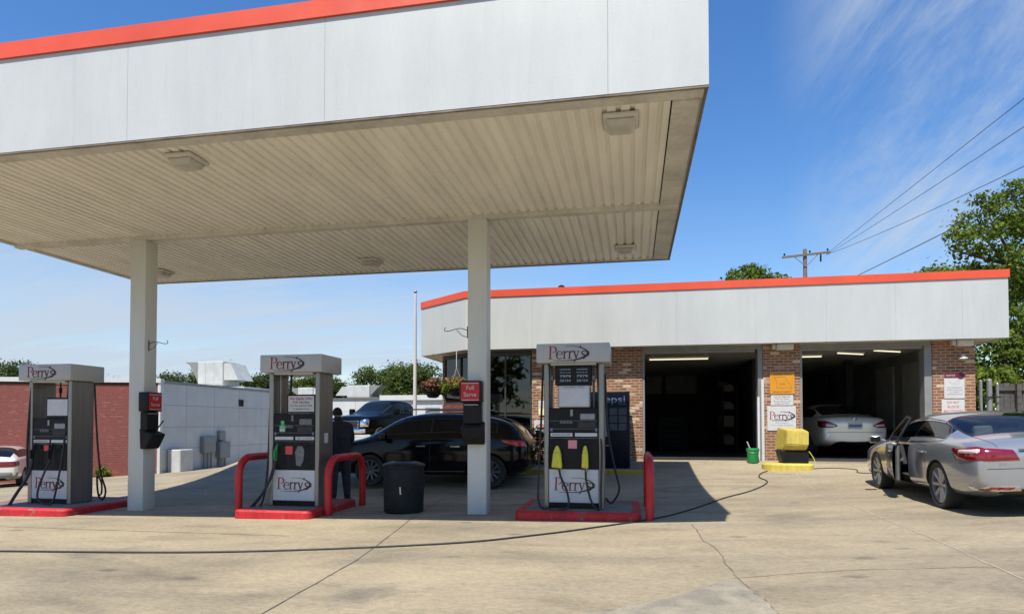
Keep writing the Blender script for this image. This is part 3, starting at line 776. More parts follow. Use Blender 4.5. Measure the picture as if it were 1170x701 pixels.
# ------------------------------------------------------------------ service station building
WY, FY, FB, FT = 16.9, 16.45, 3.49, 5.075      # wall plane, fascia plane, fascia bottom and top
FL = .58                                       # floor level at the doors
def station():
    T = thing('service_station', 'brick service station with white fascia, orange red roof stripe and two open garage bays', 'building', (2, 20, FL))
    B = 27.5
    # piers between and beside the bays
    for x0, x1 in ((-2.68, .25), (3.24, 4.12), (7.12, 8.04)):
        m = MB((0, 0, 0)); m.off = Vector(T.location)
        m.box(x0, x1, WY, WY + .35, FL - .35, FB + .10); m.build('brick_pier', M['brick'], T)
    # lintels over the bays
    m = MB(T); m.box(.255, 3.235, WY + .03, WY + .33, 3.40, FB + .1); m.box(4.125, 7.115, WY + .03, WY + .33, 3.40, FB + .1); m.build('lintel', M['doorframe'], T)
    # door frames
    for x0, x1 in ((.252, 3.238), (4.122, 7.118)):
        m = MB(T)
        m.box(x0, x0 + .055, WY + .02, WY + .30, FL, 3.398, .004); m.box(x1 - (.12 if x0 < 2 else .17), x1, WY + .02, WY + .30, FL, 3.398, .004)
        m.box(x0 + .06, x1 - .18, WY + .06, WY + .28, 3.335, 3.398, .003)
        m.build('door_frame', M['doorframe'], T)
    # office glazing: sill wall, frames, glass
    m = MB(T); m.box(-4.2, -2.685, WY + .05, WY + .25, .2, .95); m.build('sill_wall', M['brick'], T)
    m = MB(T)
    m.box(-4.2, -2.685, WY + .10, WY + .17, .952, 1.02); m.box(-4.2, -2.685, WY + .10, WY + .17, 3.36, FB + .08)
    for x in (-4.2, -2.745): m.box(x, x + .055, WY + .09, WY + .18, 1.022, 3.358)
    m.box(-3.46, -3.42, WY + .10, WY + .16, 1.022, 3.358)
    fr = m.build('window_frame', M['frame'], T)
    m = MB(T); m.box(-4.14, -3.463, WY + .125, WY + .135, 1.022, 3.358); m.box(-3.417, -2.748, WY + .125, WY + .135, 1.022, 3.358); m.build('pane', M['shopglass'], fr)
    # chamfered corner of the office
    P0, P1 = Vector((-4.22, WY + .05)), Vector((-5.55, 18.05)); d = (P1 - P0).normalized(); nn = Vector((d.y, -d.x)); L = (P1 - P0).length
    if nn.y > 0: nn = -nn
    def cb(m, a, b_, t0, t1, z0, z1):
        q = [P0 + d * a + nn * t0, P0 + d * b_ + nn * t0, P0 + d * b_ + nn * t1, P0 + d * a + nn * t1]
        m.hexa([(p.x, p.y, z0) for p in q], [(p.x, p.y, z1) for p in q])
    m = MB(T); cb(m, 0, L, 0, -.2, .2, 2.06); m.build('corner_wall', M['redbrick'], T)
    m = MB(T); cb(m, 0, L, -.03, -.12, 2.062, 2.12); cb(m, 0, L, -.03, -.12, 3.40, FB + .08); cb(m, 0, .06, -.03, -.12, 2.122, 3.398); cb(m, L - .06, L, -.03, -.12, 2.122, 3.398); cb(m, L * .5 - .02, L * .5 + .02, -.03, -.12, 2.122, 3.398)
    fr = m.build('window_frame', M['frame'], T)
    m = MB(T); cb(m, .062, L * .5 - .022, -.07, -.08, 2.122, 3.398); cb(m, L * .5 + .022, L - .062, -.07, -.08, 2.122, 3.398); m.build('pane', M['shopglass'], fr)
    # outer walls
    m = MB(T)
    m.box(-5.56, -5.36, 18.06, B, 0, FB + .1); m.box(7.84, 8.04, WY + .352, B, .3, FB + .1); m.box(-5.36, 7.84, B - .2, B, .3, FB + .1)
    m.build('outer_wall', M['brick'], T)
    # garage interior
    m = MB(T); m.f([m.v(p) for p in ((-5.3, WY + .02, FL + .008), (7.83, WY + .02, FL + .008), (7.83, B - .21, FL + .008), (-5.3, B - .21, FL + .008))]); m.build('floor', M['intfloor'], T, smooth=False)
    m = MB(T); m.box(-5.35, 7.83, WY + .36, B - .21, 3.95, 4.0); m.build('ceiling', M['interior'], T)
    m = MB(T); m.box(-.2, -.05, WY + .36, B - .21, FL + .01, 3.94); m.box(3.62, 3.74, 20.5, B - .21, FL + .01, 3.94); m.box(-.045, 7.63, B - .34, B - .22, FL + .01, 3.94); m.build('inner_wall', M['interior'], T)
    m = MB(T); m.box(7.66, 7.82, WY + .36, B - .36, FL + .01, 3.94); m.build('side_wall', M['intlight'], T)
    m = MB(T)
    for y in (18.6, 20.6): 
        m.box(7.60, 7.655, y, y + 1.3, 1.3, 3.2); 
    m.build('wall_cabinet', M['cabinet'], T)
    fr = None
    for x0, x1 in ((.55, 1.2), (1.35, 2.6)):
        m = MB(T); m.box(x0, x1, B - .37, B - .345, 2.75, 3.5, .01); m.build('back_window', mat('dusty garage pane', (.10, .105, .10), .5, 0, .2, 4), T)
    m = MB(T); m.box(6.6, 6.8, 21.5, 21.75, FL + .01, 3.94); m.box(4.6, 4.75, 22.5, 22.75, FL + .01, 3.94); m.build('post', M['interior'], T)
    # fascia: front, chamfer, left flank, right flank
    m = MB(T); th = .05
    xs = [-4.45, -2.6, -.75, 1.1, 3.0, 4.62, 6.16, 7.58, 8.54]
    for a, b_ in zip(xs, xs[1:]): m.box(a + .001, b_ - .001, FY, FY + th, FB, FT - .19)
    C0, C1 = Vector((-4.45, FY)), Vector((-6.12, 17.75)); cd = (C1 - C0).normalized(); cn = Vector((cd.y, -cd.x)); CL = (C1 - C0).length
    if cn.y > 0: cn = -cn
    def cc(m, a, b_, t0, t1, z0, z1):
        q = [C0 + cd * a + cn * t0, C0 + cd * b_ + cn * t0, C0 + cd * b_ + cn * t1, C0 + cd * a + cn * t1]
        m.hexa([(p.x, p.y, z0) for p in q], [(p.x, p.y, z1) for p in q])
    cc(m, .004, CL * .5 - .002, 0, -th, FB, FT - .19); cc(m, CL * .5 + .002, CL - .004, 0, -th, FB, FT - .19)
    for y in np.arange(17.76, B, 2.4): m.box(-6.12, -6.07, y, min(B + .4, y + 2.395), FB, FT - .19)
    for y in np.arange(FY + th + .003, B, 2.4): m.box(8.54 - th, 8.54, y, min(B + .4, y + 2.395), FB, FT - .19)
    m.build('fascia', M['fascia'], T)
    m = MB(T)
    m.box(-4.46, 8.565, FY - .025, FY + .07, FT - .188, FT); cc(m, 0.0, CL, .026, -.07, FT - .187, FT - .001); m.box(8.47, 8.565, FY + .072, B + .4, FT - .188, FT); m.box(-6.15, -6.05, 17.78, B + .4, FT - .188, FT)
    m.build('roof_stripe', M['stripe'], T)
    m = MB(T); P = [(-4.40, FY + .055), (8.48, FY + .055), (8.48, B + .38), (-6.06, B + .38), (-6.06, 17.78)]
    m.prism(P, lambda u, v, dd: (u, v, dd), FB + .012, FB + .03); m.build('soffit', M['trim'], T)
    m = MB(T); m.prism(P, lambda u, v, dd: (u, v, dd), FT - .24, FT - .20); m.build('roof', M['roof'], T)
    m = MB(T); m.tube([(-2.2, 19.8, FT - .2), (-2.2, 19.8, 5.75)], .07, 10); m.lathe([(.10, 0), (.10, .1), (.02, .14)], 12, c=(-2.2, 19.8, 5.74)); m.build('roof_vent', M['softblack'], T)
    # floodlights and lamp fixed to the piers
    for x, w in ((3.73, .40), (7.755, .34)):
        m = MB(T); m.box(x - w / 2, x + w / 2, WY - .22, WY - .002, 3.345, FB + .008, .015); m.box(x - w / 2 - .09, x - w / 2 - .005, WY - .16, WY - .002, 3.37, FB + .008, .01); m.build('floodlight', M['housing'], T)
    m = MB(T); m.lathe([(.02, .10), (.03, .09), (.04, .05), (.10, .01), (.105, .0), (.07, -.015), (.03, -.03)], 18, c=(7.71, WY - .16, 3.05)); m.tube([(7.71, WY - .16, 3.14), (7.71, WY - .02, 3.16)], .010, 6); m.build('wall_lamp', M['whitepaint'], T)
    return T
station()

# a tool chest and a shelf unit in the dark of the left bay
def bay_contents():
    T = thing('tool_chest', 'dark tool chest with drawers at the back of the left garage bay', 'tool chest', (1.3, 22.0, FL + .01))
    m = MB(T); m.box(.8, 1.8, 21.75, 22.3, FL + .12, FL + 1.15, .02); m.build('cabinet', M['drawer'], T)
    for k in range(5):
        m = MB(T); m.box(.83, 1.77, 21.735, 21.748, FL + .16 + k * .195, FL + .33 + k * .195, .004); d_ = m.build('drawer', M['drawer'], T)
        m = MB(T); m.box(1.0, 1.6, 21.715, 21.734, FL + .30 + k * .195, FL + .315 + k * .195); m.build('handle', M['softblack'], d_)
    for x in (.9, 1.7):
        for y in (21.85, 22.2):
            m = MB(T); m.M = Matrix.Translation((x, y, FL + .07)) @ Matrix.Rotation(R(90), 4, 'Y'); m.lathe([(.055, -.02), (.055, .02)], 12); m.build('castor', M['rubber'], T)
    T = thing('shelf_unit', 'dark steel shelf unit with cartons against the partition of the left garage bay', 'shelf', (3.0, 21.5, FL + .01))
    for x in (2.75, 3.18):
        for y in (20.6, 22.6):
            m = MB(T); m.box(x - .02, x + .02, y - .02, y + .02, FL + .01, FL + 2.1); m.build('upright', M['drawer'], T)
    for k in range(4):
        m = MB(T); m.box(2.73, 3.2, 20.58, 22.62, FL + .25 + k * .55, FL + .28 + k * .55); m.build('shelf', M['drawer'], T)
    rnd = random.Random(9)
    for k in range(4):
        y = 20.7
        while y < 22.2:
            w = rnd.uniform(.2, .42); h = rnd.uniform(.15, .4); z = FL + .285 + k * .55
            m = MB((2.95, y, z)); m.box(2.8, 3.1, y, y + w, z, z + h, .005)
            tag(m.build('carton', M['cartonA'] if rnd.random() < .5 else M['cartonB'], None), 'dim carton standing on the steel shelf unit in the left garage bay', 'carton', 'cartons on the garage shelf unit'); y += w + rnd.uniform(.03, .15)
bay_contents()

# lit tubes in the bays
def tubes():
    base = None
    for i, (x0, x1, y, z, lab) in enumerate(((.44, 2.05, 18.0, 3.28, 'long lit fluorescent tube in the left garage bay'),
                                   (4.35, 5.0, 18.2, 3.30, 'short lit fluorescent tube behind the pier at the left of the right garage bay'),
                                   (5.35, 6.3, 18.6, 3.40, 'lit fluorescent tube in the middle of the right garage bay'),
                                   (6.35, 7.35, 18.9, 3.48, 'lit fluorescent tube near the side wall of the right garage bay'))):
        T = thing('ceiling_light', lab, 'ceiling light', ((x0 + x1) / 2, y, z), R(0 if i < 2 else 30), 'fluorescent lights in the garage bays')
        w = (x1 - x0) / 2
        m = MB(); m.box(-w, w, -.03, .03, .03, .07, .006); m.tube([(-w + .1, 0, .09), (-w + .1, 0, 3.95 - z)], .006, 5); m.tube([(w - .1, 0, .09), (w - .1, 0, 3.95 - z)], .006, 5); m.build('light_housing', M['housing'], T)
        m = MB(); m.tube([(-w + .02, 0, .005), (w - .02, 0, .005)], .016, 8); m.build('tube', M['tube'], T)
tubes()

# walkway with yellow kerb in front of the office
def walkway():
    m = MB(); f = lambda u, v, d: (u, v, d)
    P = [(-4.6, 15.42), (.30, 15.42), (.30, 16.895), (-4.3, 16.895), (-5.6, 18.0), (-6.2, 17.2)]
    m.prism(P, f, .0, .40); tag(m.build('walkway', M['islandtop']), kind='structure')
    m = MB(); P = [(-4.65, 15.29), (.36, 15.29), (.36, 15.415), (-4.65, 15.415)]
    m.hexa([(x, y, .0) for x, y in P], [(x, y, .405) for x, y in P], .02)
    tag(m.build('kerb', mat('worn yellow kerb', (.32, .23, .02), .7, 0, .35, 4)), kind='structure')
walkway()

# drink machine
def vending():
    T = thing('vending_machine', 'dark blue drink vending machine against the brick pier behind the right pump', 'vending machine', (-.565, 16.2300, .40))
    m = MB(T); m.box(-1.05, -.08, 15.8500, 16.5900, .42, 2.30, .02, seg=2); m.box(-1.0, -.13, 15.9300, 16.5300, .401, .42); b = m.build('cabinet', M['pepsi'], T)
    m = MB(T); m.box(-1.02, -.11, 15.8420, 15.8490, 1.96, 2.27, .002); hd = m.build('header_panel', M['pepsi'], T)
    m = MB(T); m.text('pepsi', (-.52, 15.8415, 2.03), X3, Z3, .24, .002, width=.66); m.text('COLA', (-.26, 15.8415, 1.975), X3, Z3, .05, .002, width=.2); m.build('lettering', M['letterblue'], hd)
    m = MB(T)
    for r in range(3):
        for c in range(2): x = -.57 + c * .22; z = 1.72 - r * .19; m.box(x, x + .19, 15.8380, 15.8490, z, z + .17, .004)
    m.build('selection_button', M['pepsifront'], T)
    m = MB(T); m.box(-.92, -.62, 15.8380, 15.8490, 1.18, 1.88, .006); m.build('coin_panel', M['elbox'], T)
    m = MB(T); m.box(-.92, -.58, 15.8380, 15.8490, .98, 1.14, .006); m.build('can_chute', M['black'], T)
    m = MB(T); m.box(-.925, -.575, 15.8360, 15.8375, .955, .975); m.build('chute_trim', M['galv'], T)
vending()

# signs on the piers
def flat_sign(name, lab, x0, x1, z0, z1, mt, y=WY - .004, bev=.01):
    T = thing(name, lab, 'sign', ((x0 + x1) / 2, y, z0))
    m = MB(T); m.box(x0, x1, y - .018, y, z0, z1, .003); b = m.build('sign_board', mt, T)
    return T, b, y - .0183
def words(T, b, rows, mt, y):
    m = MB(T)
    for tx, x, z, s_, w in rows: m.text(tx, (x, y, z), X3, Z3, s_, .001, width=w, bold=.004)
    m.build('lettering', mt, b)
def pier_signs():
    T, b, y = flat_sign('inspection_sign', 'orange inspection station sign with a state outline, on the pier between the bays', 3.40, 3.985, 2.25, 2.80, M['orange'])
    words(T, b, [('INSPECTION', 3.69, 2.725, .06, .42), ('STATION', 3.69, 2.49, .035, .16), ('VEHICLE SAFETY', 3.69, 2.285, .05, .46)], M['ink'], y)
    m = MB(T); out = [(3.50, 2.68), (3.76, 2.68), (3.80, 2.60), (3.83, 2.54), (3.88, 2.47), (3.92, 2.40), (3.90, 2.37), (3.86, 2.41), (3.56, 2.40), (3.55, 2.60), (3.50, 2.68)]
    m.stroke(out, .012, lambda u, v, d: (u, y - d, v), 0, .0012); m.build('state_outline', mat('brown ink', (.30, .12, .01), .5, 0, 0), b)
    T, b, y = flat_sign('notice_sign', 'small white notice under the orange inspection sign', 3.42, 3.95, 1.965, 2.22, M['paper'])
    words(T, b, [('NO ESTIMATES', 3.685, 2.165, .045, .40), ('Call for times', 3.685, 2.115, .045, .32)], M['logored'], y)
    words(T, b, [('By appointment only', 3.685, 2.055, .035, .40), ('please see office', 3.685, 2.0, .035, .34)], M['ink'], y)
    T, b, y = flat_sign('shop_sign', 'square white sign with maroon lettering and black swoosh, above the yellow bin', 3.33, 4.01, 1.33, 1.945, M['paper'])
    logo(b, (3.655, y, 1.70), X3, Z3, .60, off=T, d=.0012)
    words(T, b, [('A Full Service Station', 3.67, 1.575, .045, .56), ('Auto Repair', 3.67, 1.515, .045, .30), ('Tires  Brakes  Batteries', 3.67, 1.455, .04, .5)], mat('grey ink', (.25, .25, .26), .5, 0, 0), y)
    T, b, y = flat_sign('towing_notice', 'white towing notice with a maroon header on the right end pier', 7.36, 7.80, 2.11, 2.735, M['paper'])
    m = MB(T); m.hexa([(7.362, y - .003, 2.60), (7.66, y - .003, 2.60), (7.66, y, 2.60), (7.362, y, 2.60)], [(7.362, y - .003, 2.733), (7.66, y - .003, 2.733), (7.66, y, 2.733), (7.362, y, 2.733)])
    m.prism([(7.72 + .085 * math.cos(a), 2.655 + .085 * math.sin(a)) for a in [i * math.pi / 10 for i in range(20)]], lambda u, v, d: (u, d, v), y - .0045, y - .0032); hd = m.build('header', M['maroon'], b)
    m = MB(T); m.text('NOTICE', (7.50, y - .0035, 2.64), X3, Z3, .06, .001, width=.2); m.build('lettering', M['paper'], hd)
    words(T, b, [('THIS PROPERTY', 7.58, 2.35, .045, .34), ('IS PROTECTED', 7.58, 2.295, .045, .34), ('BY VIDEO', 7.58, 2.245, .04, .2), ('SURVEILLANCE', 7.58, 2.195, .045, .34)], mat('grey print', (.16, .18, .22), .5, 0, 0), y)
    m = MB(T); m.stroke([(7.46, 2.53), (7.52, 2.46), (7.62, 2.50), (7.70, 2.55), (7.68, 2.46), (7.60, 2.44), (7.54, 2.42)], .012, lambda u, v, d: (u, y - d, v), 0, .0012); m.build('camera_drawing', mat('light grey print', (.35, .4, .42), .5, 0, 0), b)
    T, b, y = flat_sign('do_not_block_sign', 'white sign with red words telling people not to block the bay doors', 7.30, 7.795, 1.755, 2.085, M['paper'])
    words(T, b, [('DO NOT', 7.55, 1.985, .085, .26), ('BLOCK', 7.55, 1.88, .085, .25), ('BAY DOORS', 7.55, 1.775, .085, .42)], M['redface'], y)
    T, b, y = flat_sign('window_notice', 'pale yellow and white paper notice on the brick pier, left of the right pump', -2.50, -2.22, 1.73, 2.12, mat('pale yellow paper', (.78, .70, .42), .6, 0, .1, 8))
    m = MB(T); m.box(-2.49, -2.33, y - .003, y, 1.93, 2.11); m.build('notice_sheet', M['paper'], b)
    T, b, y = flat_sign('pier_poster', 'white poster with a dark oval emblem low on the brick pier behind the flowers', -2.62, -2.26, 1.18, 1.60, M['paper'])
    m = MB(T); m.prism([(-2.44 + .13 * math.cos(a), 1.42 + .075 * math.sin(a)) for a in [i * math.pi / 12 for i in range(24)]], lambda u, v, d: (u, d, v), y - .003, y); em = m.build('emblem', M['ink'], b)
    m = MB(T); m.prism([(-2.44 + .10 * math.cos(a), 1.44 + .035 * math.sin(a)) for a in [i * math.pi / 12 for i in range(24)]], lambda u, v, d: (u, d, v), y - .0042, y - .0032); m.build('emblem_band', M['pink'], em)
pier_signs()

# white boards, bucket, yellow bin and its base
def bits():
    m = MB((3.20, 16.86, .56))
    m.hexa([(3.18, 16.80, .56), (3.245, 16.80, .56), (3.245, 16.84, .56), (3.18, 16.84, .56)], [(3.19, 16.86, 2.62), (3.25, 16.86, 2.62), (3.25, 16.895, 2.62), (3.19, 16.895, 2.62)], .004)
    tag(m.build('leaning_board', M['whitepaint']), 'taller white board leaning against the pier between the bays', 'board', 'white boards at the left bay door')
    m = MB((3.1, 16.8, .56))
    m.hexa([(3.07, 16.72, .555), (3.12, 16.72, .555), (3.12, 16.76, .555), (3.07, 16.76, .555)], [(3.095, 16.86, 2.18), (3.145, 16.86, 2.18), (3.145, 16.90, 2.18), (3.095, 16.90, 2.18)], .004)
    tag(m.build('leaning_board', M['whitepaint']), 'shorter white board leaning on the door frame beside the green bucket', 'board', 'white boards at the left bay door')
    z = gz(2.94, 16.6)
    T = thing('bucket', 'green plastic bucket with a stick in it at the left garage bay', 'bucket', (2.92, 16.58, z))
    m = MB(T); m.lathe([(.12, 0), (.125, .01), (.145, .30), (.155, .305), (.157, .33), (.15, .36), (.14, .36), (.118, .05)], 22, c=(2.92, 16.58, z), close=False); m.bm.faces.new([v for v in m.bm.verts if abs(v.co.z - z) < 1e-5]); b = m.build('bucket_body', M['green'], T)
    m = MB(T); m.tube([(2.92 + .152 * math.cos(a), 16.58 + .152 * math.sin(a), z + .31 - .06 * max(0, math.sin(a + math.pi))) for a in [math.pi + i * math.pi / 10 for i in range(11)]], .004, 5); m.build('handle', M['galv'], T)
    m = MB((2.9, 16.58, z)); m.tube([(2.97, 16.62, z + .06), (2.78, 16.52, z + .52)], .016, 8); tag(m.build('stick', M['paper']), 'pale wooden stick standing in the green bucket', 'stick')
    # yellow base and bin
    zc = gz(3.5, 15.8)
    m = MB((3.55, 15.8, zc)); P = rounded(3.0, 4.12, 15.5, 16.15, .26, 8); Q = rounded(3.06, 4.06, 15.56, 16.09, .22, 8); n = len(P)
    rows = [[m.v((x, y, zc - .05)) for x, y in P], [m.v((x, y, zc + .10)) for x, y in P], [m.v((x, y, zc + .14)) for x, y in Q]]
    for A, B in zip(rows, rows[1:]):
        for i in range(n): m.f([A[i], A[(i + 1) % n], B[(i + 1) % n], B[i]])
    m.f(rows[2]); tag(m.build('concrete_base', M['yellow']), 'low oval yellow painted base on the pavement under the yellow bin', 'base')
    z0 = zc + .14
    T = thing('yellow_bin', 'yellow hopper shaped bin on a black base in front of the pier between the bays', 'bin', (3.6, 15.9, z0))
    m = MB(T)
    m.hexa([(3.42, 15.62, z0), (3.98, 15.62, z0), (3.98, 16.08, z0), (3.42, 16.08, z0)], [(3.34, 15.60, z0 + .30), (3.98, 15.60, z0 + .30), (3.98, 16.12, z0 + .30), (3.34, 16.12, z0 + .30)], .02); m.build('bin_base', M['black'], T)
    m = MB(T)
    def ring(pts): return [m.v(p) for p in pts]
    rows = [ring([(3.40, 15.62, z0 + .302), (3.92, 15.62, z0 + .302), (3.96, 16.1, z0 + .302), (3.36, 16.1, z0 + .302)]),
            ring([(3.46, 15.50, z0 + .44), (3.95, 15.50, z0 + .42), (3.97, 16.12, z0 + .44), (3.34, 16.12, z0 + .44)]),
            ring([(3.50, 15.52, z0 + .76), (3.96, 15.52, z0 + .74), (3.97, 16.10, z0 + .80), (3.40, 16.10, z0 + .83)])]
    for A, B in zip(rows, rows[1:]):
        for i in range(4): m.f([A[i], A[(i + 1) % 4], B[(i + 1) % 4], B[i]])
    m.f(rows[0][::-1]); m.f(rows[2])
    bmesh.ops.bevel(m.bm, geom=m.bm.edges[:], offset=.018, segments=2, affect='EDGES')
    m.build('hopper', M['yellow'], T)
    m = MB(T); m.tube([(3.98, 15.60, z0 + .28), (4.06, 15.56, z0 + .14), (4.10, 15.55, z0 + .02)], .008, 6); m.build('strap', M['yelcover'], T)
bits()

def ground_hose(name, pts, r, lab, cat):
    P = [Vector((x, y, 0)) for x, y in pts]; out = []; Q = [P[0]] + P + [P[-1]]
    for i in range(1, len(Q) - 2):
        for k in range(14):
            t = k / 14; p0, p1, p2, p3 = Q[i - 1], Q[i], Q[i + 1], Q[i + 2]
            q = .5 * ((2 * p1) + (-p0 + p2) * t + (2 * p0 - 5 * p1 + 4 * p2 - p3) * t * t + (-p0 + 3 * p1 - 3 * p2 + p3) * t ** 3)
            q.z = gz(q.x, q.y) + r * .9; out.append(q)
    m = MB((pts[0][0], pts[0][1], 0)); m.tube(out, r, 8); tag(m.build(name, M['rubber'], ang=60), lab, cat)
ground_hose('air_hose', [(-10.5, 6.15), (-7.49, 6.35), (-4.73, 6.6), (-2.32, 7.34), (-1.2, 8.1), (-.29, 8.98), (.47, 9.77), (1.05, 10.75), (1.62, 11.9), (2.25, 12.9), (2.75, 14.0), (2.72, 14.7), (2.86, 15.2), (3.05, 15.48)], .0125, 'long black hose lying across the pavement from the yellow base', 'hose')
ground_hose('loose_cable', [(4.12, 15.75), (4.6, 15.8), (4.95, 15.55), (4.85, 15.1), (5.1, 15.0), (5.25, 15.6), (5.5, 16.1), (5.6, 16.6)], .010, 'thin black cable curling on the ground between the yellow base and silver sedan', 'cable')

# ------------------------------------------------------------------ vehicles
def wheel(parent, x, y, r, w, side, spokes, rimmat, rr=.68):
    """side=+1 outer face towards +y"""
    m = MB(); m.M = Matrix.Translation((x, y, r)) @ Matrix.Rotation(R(-90) * side, 4, 'X')
    h = w / 2
    m.lathe([(r * rr, -h * .8), (r * .93, -h), (r * .985, -h * .75), (r, -h * .4), (r, h * .4), (r * .985, h * .75), (r * .93, h), (r * (rr + .04), h * .96), (r * rr, h * .8)], 36, close=False)
    wh = m.build('wheel', M['tyre'], parent, ang=50)
    m = MB(); m.M = Matrix.Translation((x, y, r)) @ Matrix.Rotation(R(-90) * side, 4, 'X')
    m.lathe([(r * rr, -h * .8), (r * (rr - .02), h * .86), (r * (rr - .06), h * .9), (r * (rr - .08), h * .3)], 36, close=False)
    m.lathe([(.02, h * .62), (r * .14, h * .7), (r * .17, h * .5), (r * .17, h * .3)], 16, close=True)
    for k in range(spokes):
        a = 2 * math.pi * k / spokes; c_, s_ = math.cos(a), math.sin(a)
        def P(rad, t, z): return (rad * c_ - t * s_, rad * s_ + t * c_, z)
        r0, r1 = r * .12, r * (rr - .05)
        m.hexa([P(r0, -.028, h * .35), P(r1, -.040, h * .5), P(r1, .040, h * .5), P(r0, .028, h * .35)], [P(r0, -.018, h * .66), P(r1, -.022, h * .84), P(r1, .022, h * .84), P(r0, .018, h * .66)])
    m.build('rim', rimmat, wh, ang=40)
    m = MB(); m.M = Matrix.Translation((x, y, r)) @ Matrix.Rotation(R(-90) * side, 4, 'X')
    m.lathe([(.0, h * .18), (r * (rr - .03), h * .18), (r * (rr - .03), h * .1), (.0, h * .1)], 30, close=False); m.build('brake_disc', M['cartrim'], wh)

def ring_half(st):
    x, zb, zs, zr, w, k, wg, wr = st
    P = [(0, zb), (.72 * w, zb), (.95 * w, zb + .07), (1.0 * w, zb + .32 * (zs - zb)), (.995 * w, zb + .74 * (zs - zb)), (.955 * w, zs)]
    if k == 'h':
        P += [(.87 * w, zs + .35 * (zr - zs)), (.74 * w, zs + .68 * (zr - zs)), (.40 * w, zs + .94 * (zr - zs)), (0, zr)]
    else:
        P += [(wg, zs + .03), (wr, zr - .085), (wr * .72, zr - .022), (0, zr)]
    return [(x, y, z) for y, z in P]

def car_body(T, sts, paint, groups, wheels, wr_, arch, L_levels=2, crease=()):
    """groups: list of (name, material, rim, rimwidth, test(i, row, side)); returns dict of parts"""
    bm = bmesh.new(); n = 10; cols = []
    for st in sts:
        h = ring_half(st)
        left = [bm.verts.new(p) for p in h]
        right = [left[0]] + [bm.verts.new((p[0], -p[1], p[2])) for p in h[1:-1]] + [left[-1]]
        cols.append((left, right))
    tagged = []
    for i in range(len(sts) - 1):
        for si in (0, 1):
            A, B = cols[i][si], cols[i + 1][si]
            for j in range(n - 1):
                q = [A[j], A[j + 1], B[j + 1], B[j]]
                f = bm.faces.new(q if si else q[::-1]); f.material_index = 2 if j == 0 else 0
                for gi, g in enumerate(groups):
                    if g[4](i, j, si): f.material_index = 3 + gi
    for (l, r), flip in ((cols[0], 0), (cols[-1], 1)):
        for j in range(n - 1):
            vs = []
            for v in (l[j], l[j + 1], r[j + 1], r[j]):
                if v not in vs: vs.append(v)
            bm.faces.new(vs[::-1] if flip else vs)
    bmesh.ops.recalc_face_normals(bm, faces=bm.faces)
    me = bpy.data.meshes.new('cage'); bm.to_mesh(me); bm.free()
    slots = [paint, M['well'], M['cartrim']] + [g[1] for g in groups]
    for s_ in slots: me.materials.append(s_)
    ob = bpy.data.objects.new('cage', me); col.objects.link(ob)
    md = ob.modifiers.new('s', 'SUBSURF'); md.levels = md.render_levels = L_levels
    cuts = []
    for (wx, wy) in wheels:
        m = MB(); m.M = Matrix.Translation((wx, wy, arch[1])) @ Matrix.Rotation(R(90), 4, 'X'); m.lathe([(arch[0], -.30), (arch[0], .34)], 40)
        c_ = m.done('cut', smooth=False)
        for s_ in slots: c_.materials.append(s_)
        for p in c_.polygons: p.material_index = 1
        co = bpy.data.objects.new('cut', c_); col.objects.link(co); cuts.append(co)
        b = ob.modifiers.new('b', 'BOOLEAN'); b.operation = 'DIFFERENCE'; b.object = co; b.solver = 'EXACT'
    dg = bpy.context.evaluated_depsgraph_get(); dg.update()
    ev = bpy.data.meshes.new_from_object(ob.evaluated_get(dg))
    for o in [ob] + cuts: bpy.data.objects.remove(o)
    # surface lookup for lamps and trim
    from mathutils.bvhtree import BVHTree
    bm = bmesh.new(); bm.from_mesh(ev); bvh = BVHTree.FromBMesh(bm); bm.free()
    parts = {}
    def sub(idx, name, mats, rimw, parent):
        b = bmesh.new(); b.from_mesh(ev)
        bmesh.ops.delete(b, geom=[f for f in b.faces if f.material_index not in idx], context='FACES')
        if not b.faces: b.free(); return None
        if len(idx) == 1 and idx[0] > 2:
            for f in b.faces: f.material_index = 0
            if rimw:
                rg = bmesh.ops.inset_region(b, faces=b.faces[:], thickness=rimw, use_even_offset=True, use_boundary=True)
                for f in rg['faces']: f.material_index = 1
        for f in b.faces: f.smooth = True
        me = bpy.data.meshes.new(name); b.to_mesh(me); b.free()
        me.set_sharp_from_angle(angle=R(40))
        return link(name, me, mats, parent)
    parts['body'] = sub([0, 1, 2], 'body', slots[:3], 0, T)
    for gi, g in enumerate(groups):
        o = sub([3 + gi], g[0], [g[1], g[2]], g[3], T)
        parts.setdefault(g[0], []).append(o)
    return parts, bvh

def wrap(bvh, top, bot, nu=10, nv=5, off=.006, th=.012):
    """patch hugging the body between two polylines"""
    def samp(pl, t):
        t *= len(pl) - 1; i = min(int(t), len(pl) - 2); return Vector(pl[i]).lerp(Vector(pl[i + 1]), t - i)
    m = MB(); outer = []; inner = []
    for j in range(nv + 1):
        ro, ri = [], []
        for i in range(nu + 1):
            p = samp(bot, i / nu).lerp(samp(top, i / nu), j / nv)
            loc, nrm, _, _ = bvh.find_nearest(p)
            e = 1 if 0 < j < nv and 0 < i < nu else .15
            ro.append(m.v(loc + nrm * (off * (.4 + .6 * e)))); ri.append(m.v(loc - nrm * th))
        outer.append(ro); inner.append(ri)
    for j in range(nv):
        for i in range(nu): m.f([outer[j][i], outer[j][i + 1], outer[j + 1][i + 1], outer[j + 1][i]])
    for i in range(nu):
        m.f([outer[0][i], outer[0][i + 1], inner[0][i + 1], inner[0][i]]); m.f([outer[nv][i], outer[nv][i + 1], inner[nv][i + 1], inner[nv][i]])
    for j in range(nv):
        m.f([outer[j][0], outer[j + 1][0], inner[j + 1][0], inner[j][0]]); m.f([outer[j][nu], outer[j + 1][nu], inner[j + 1][nu], inner[j][nu]])
    return m

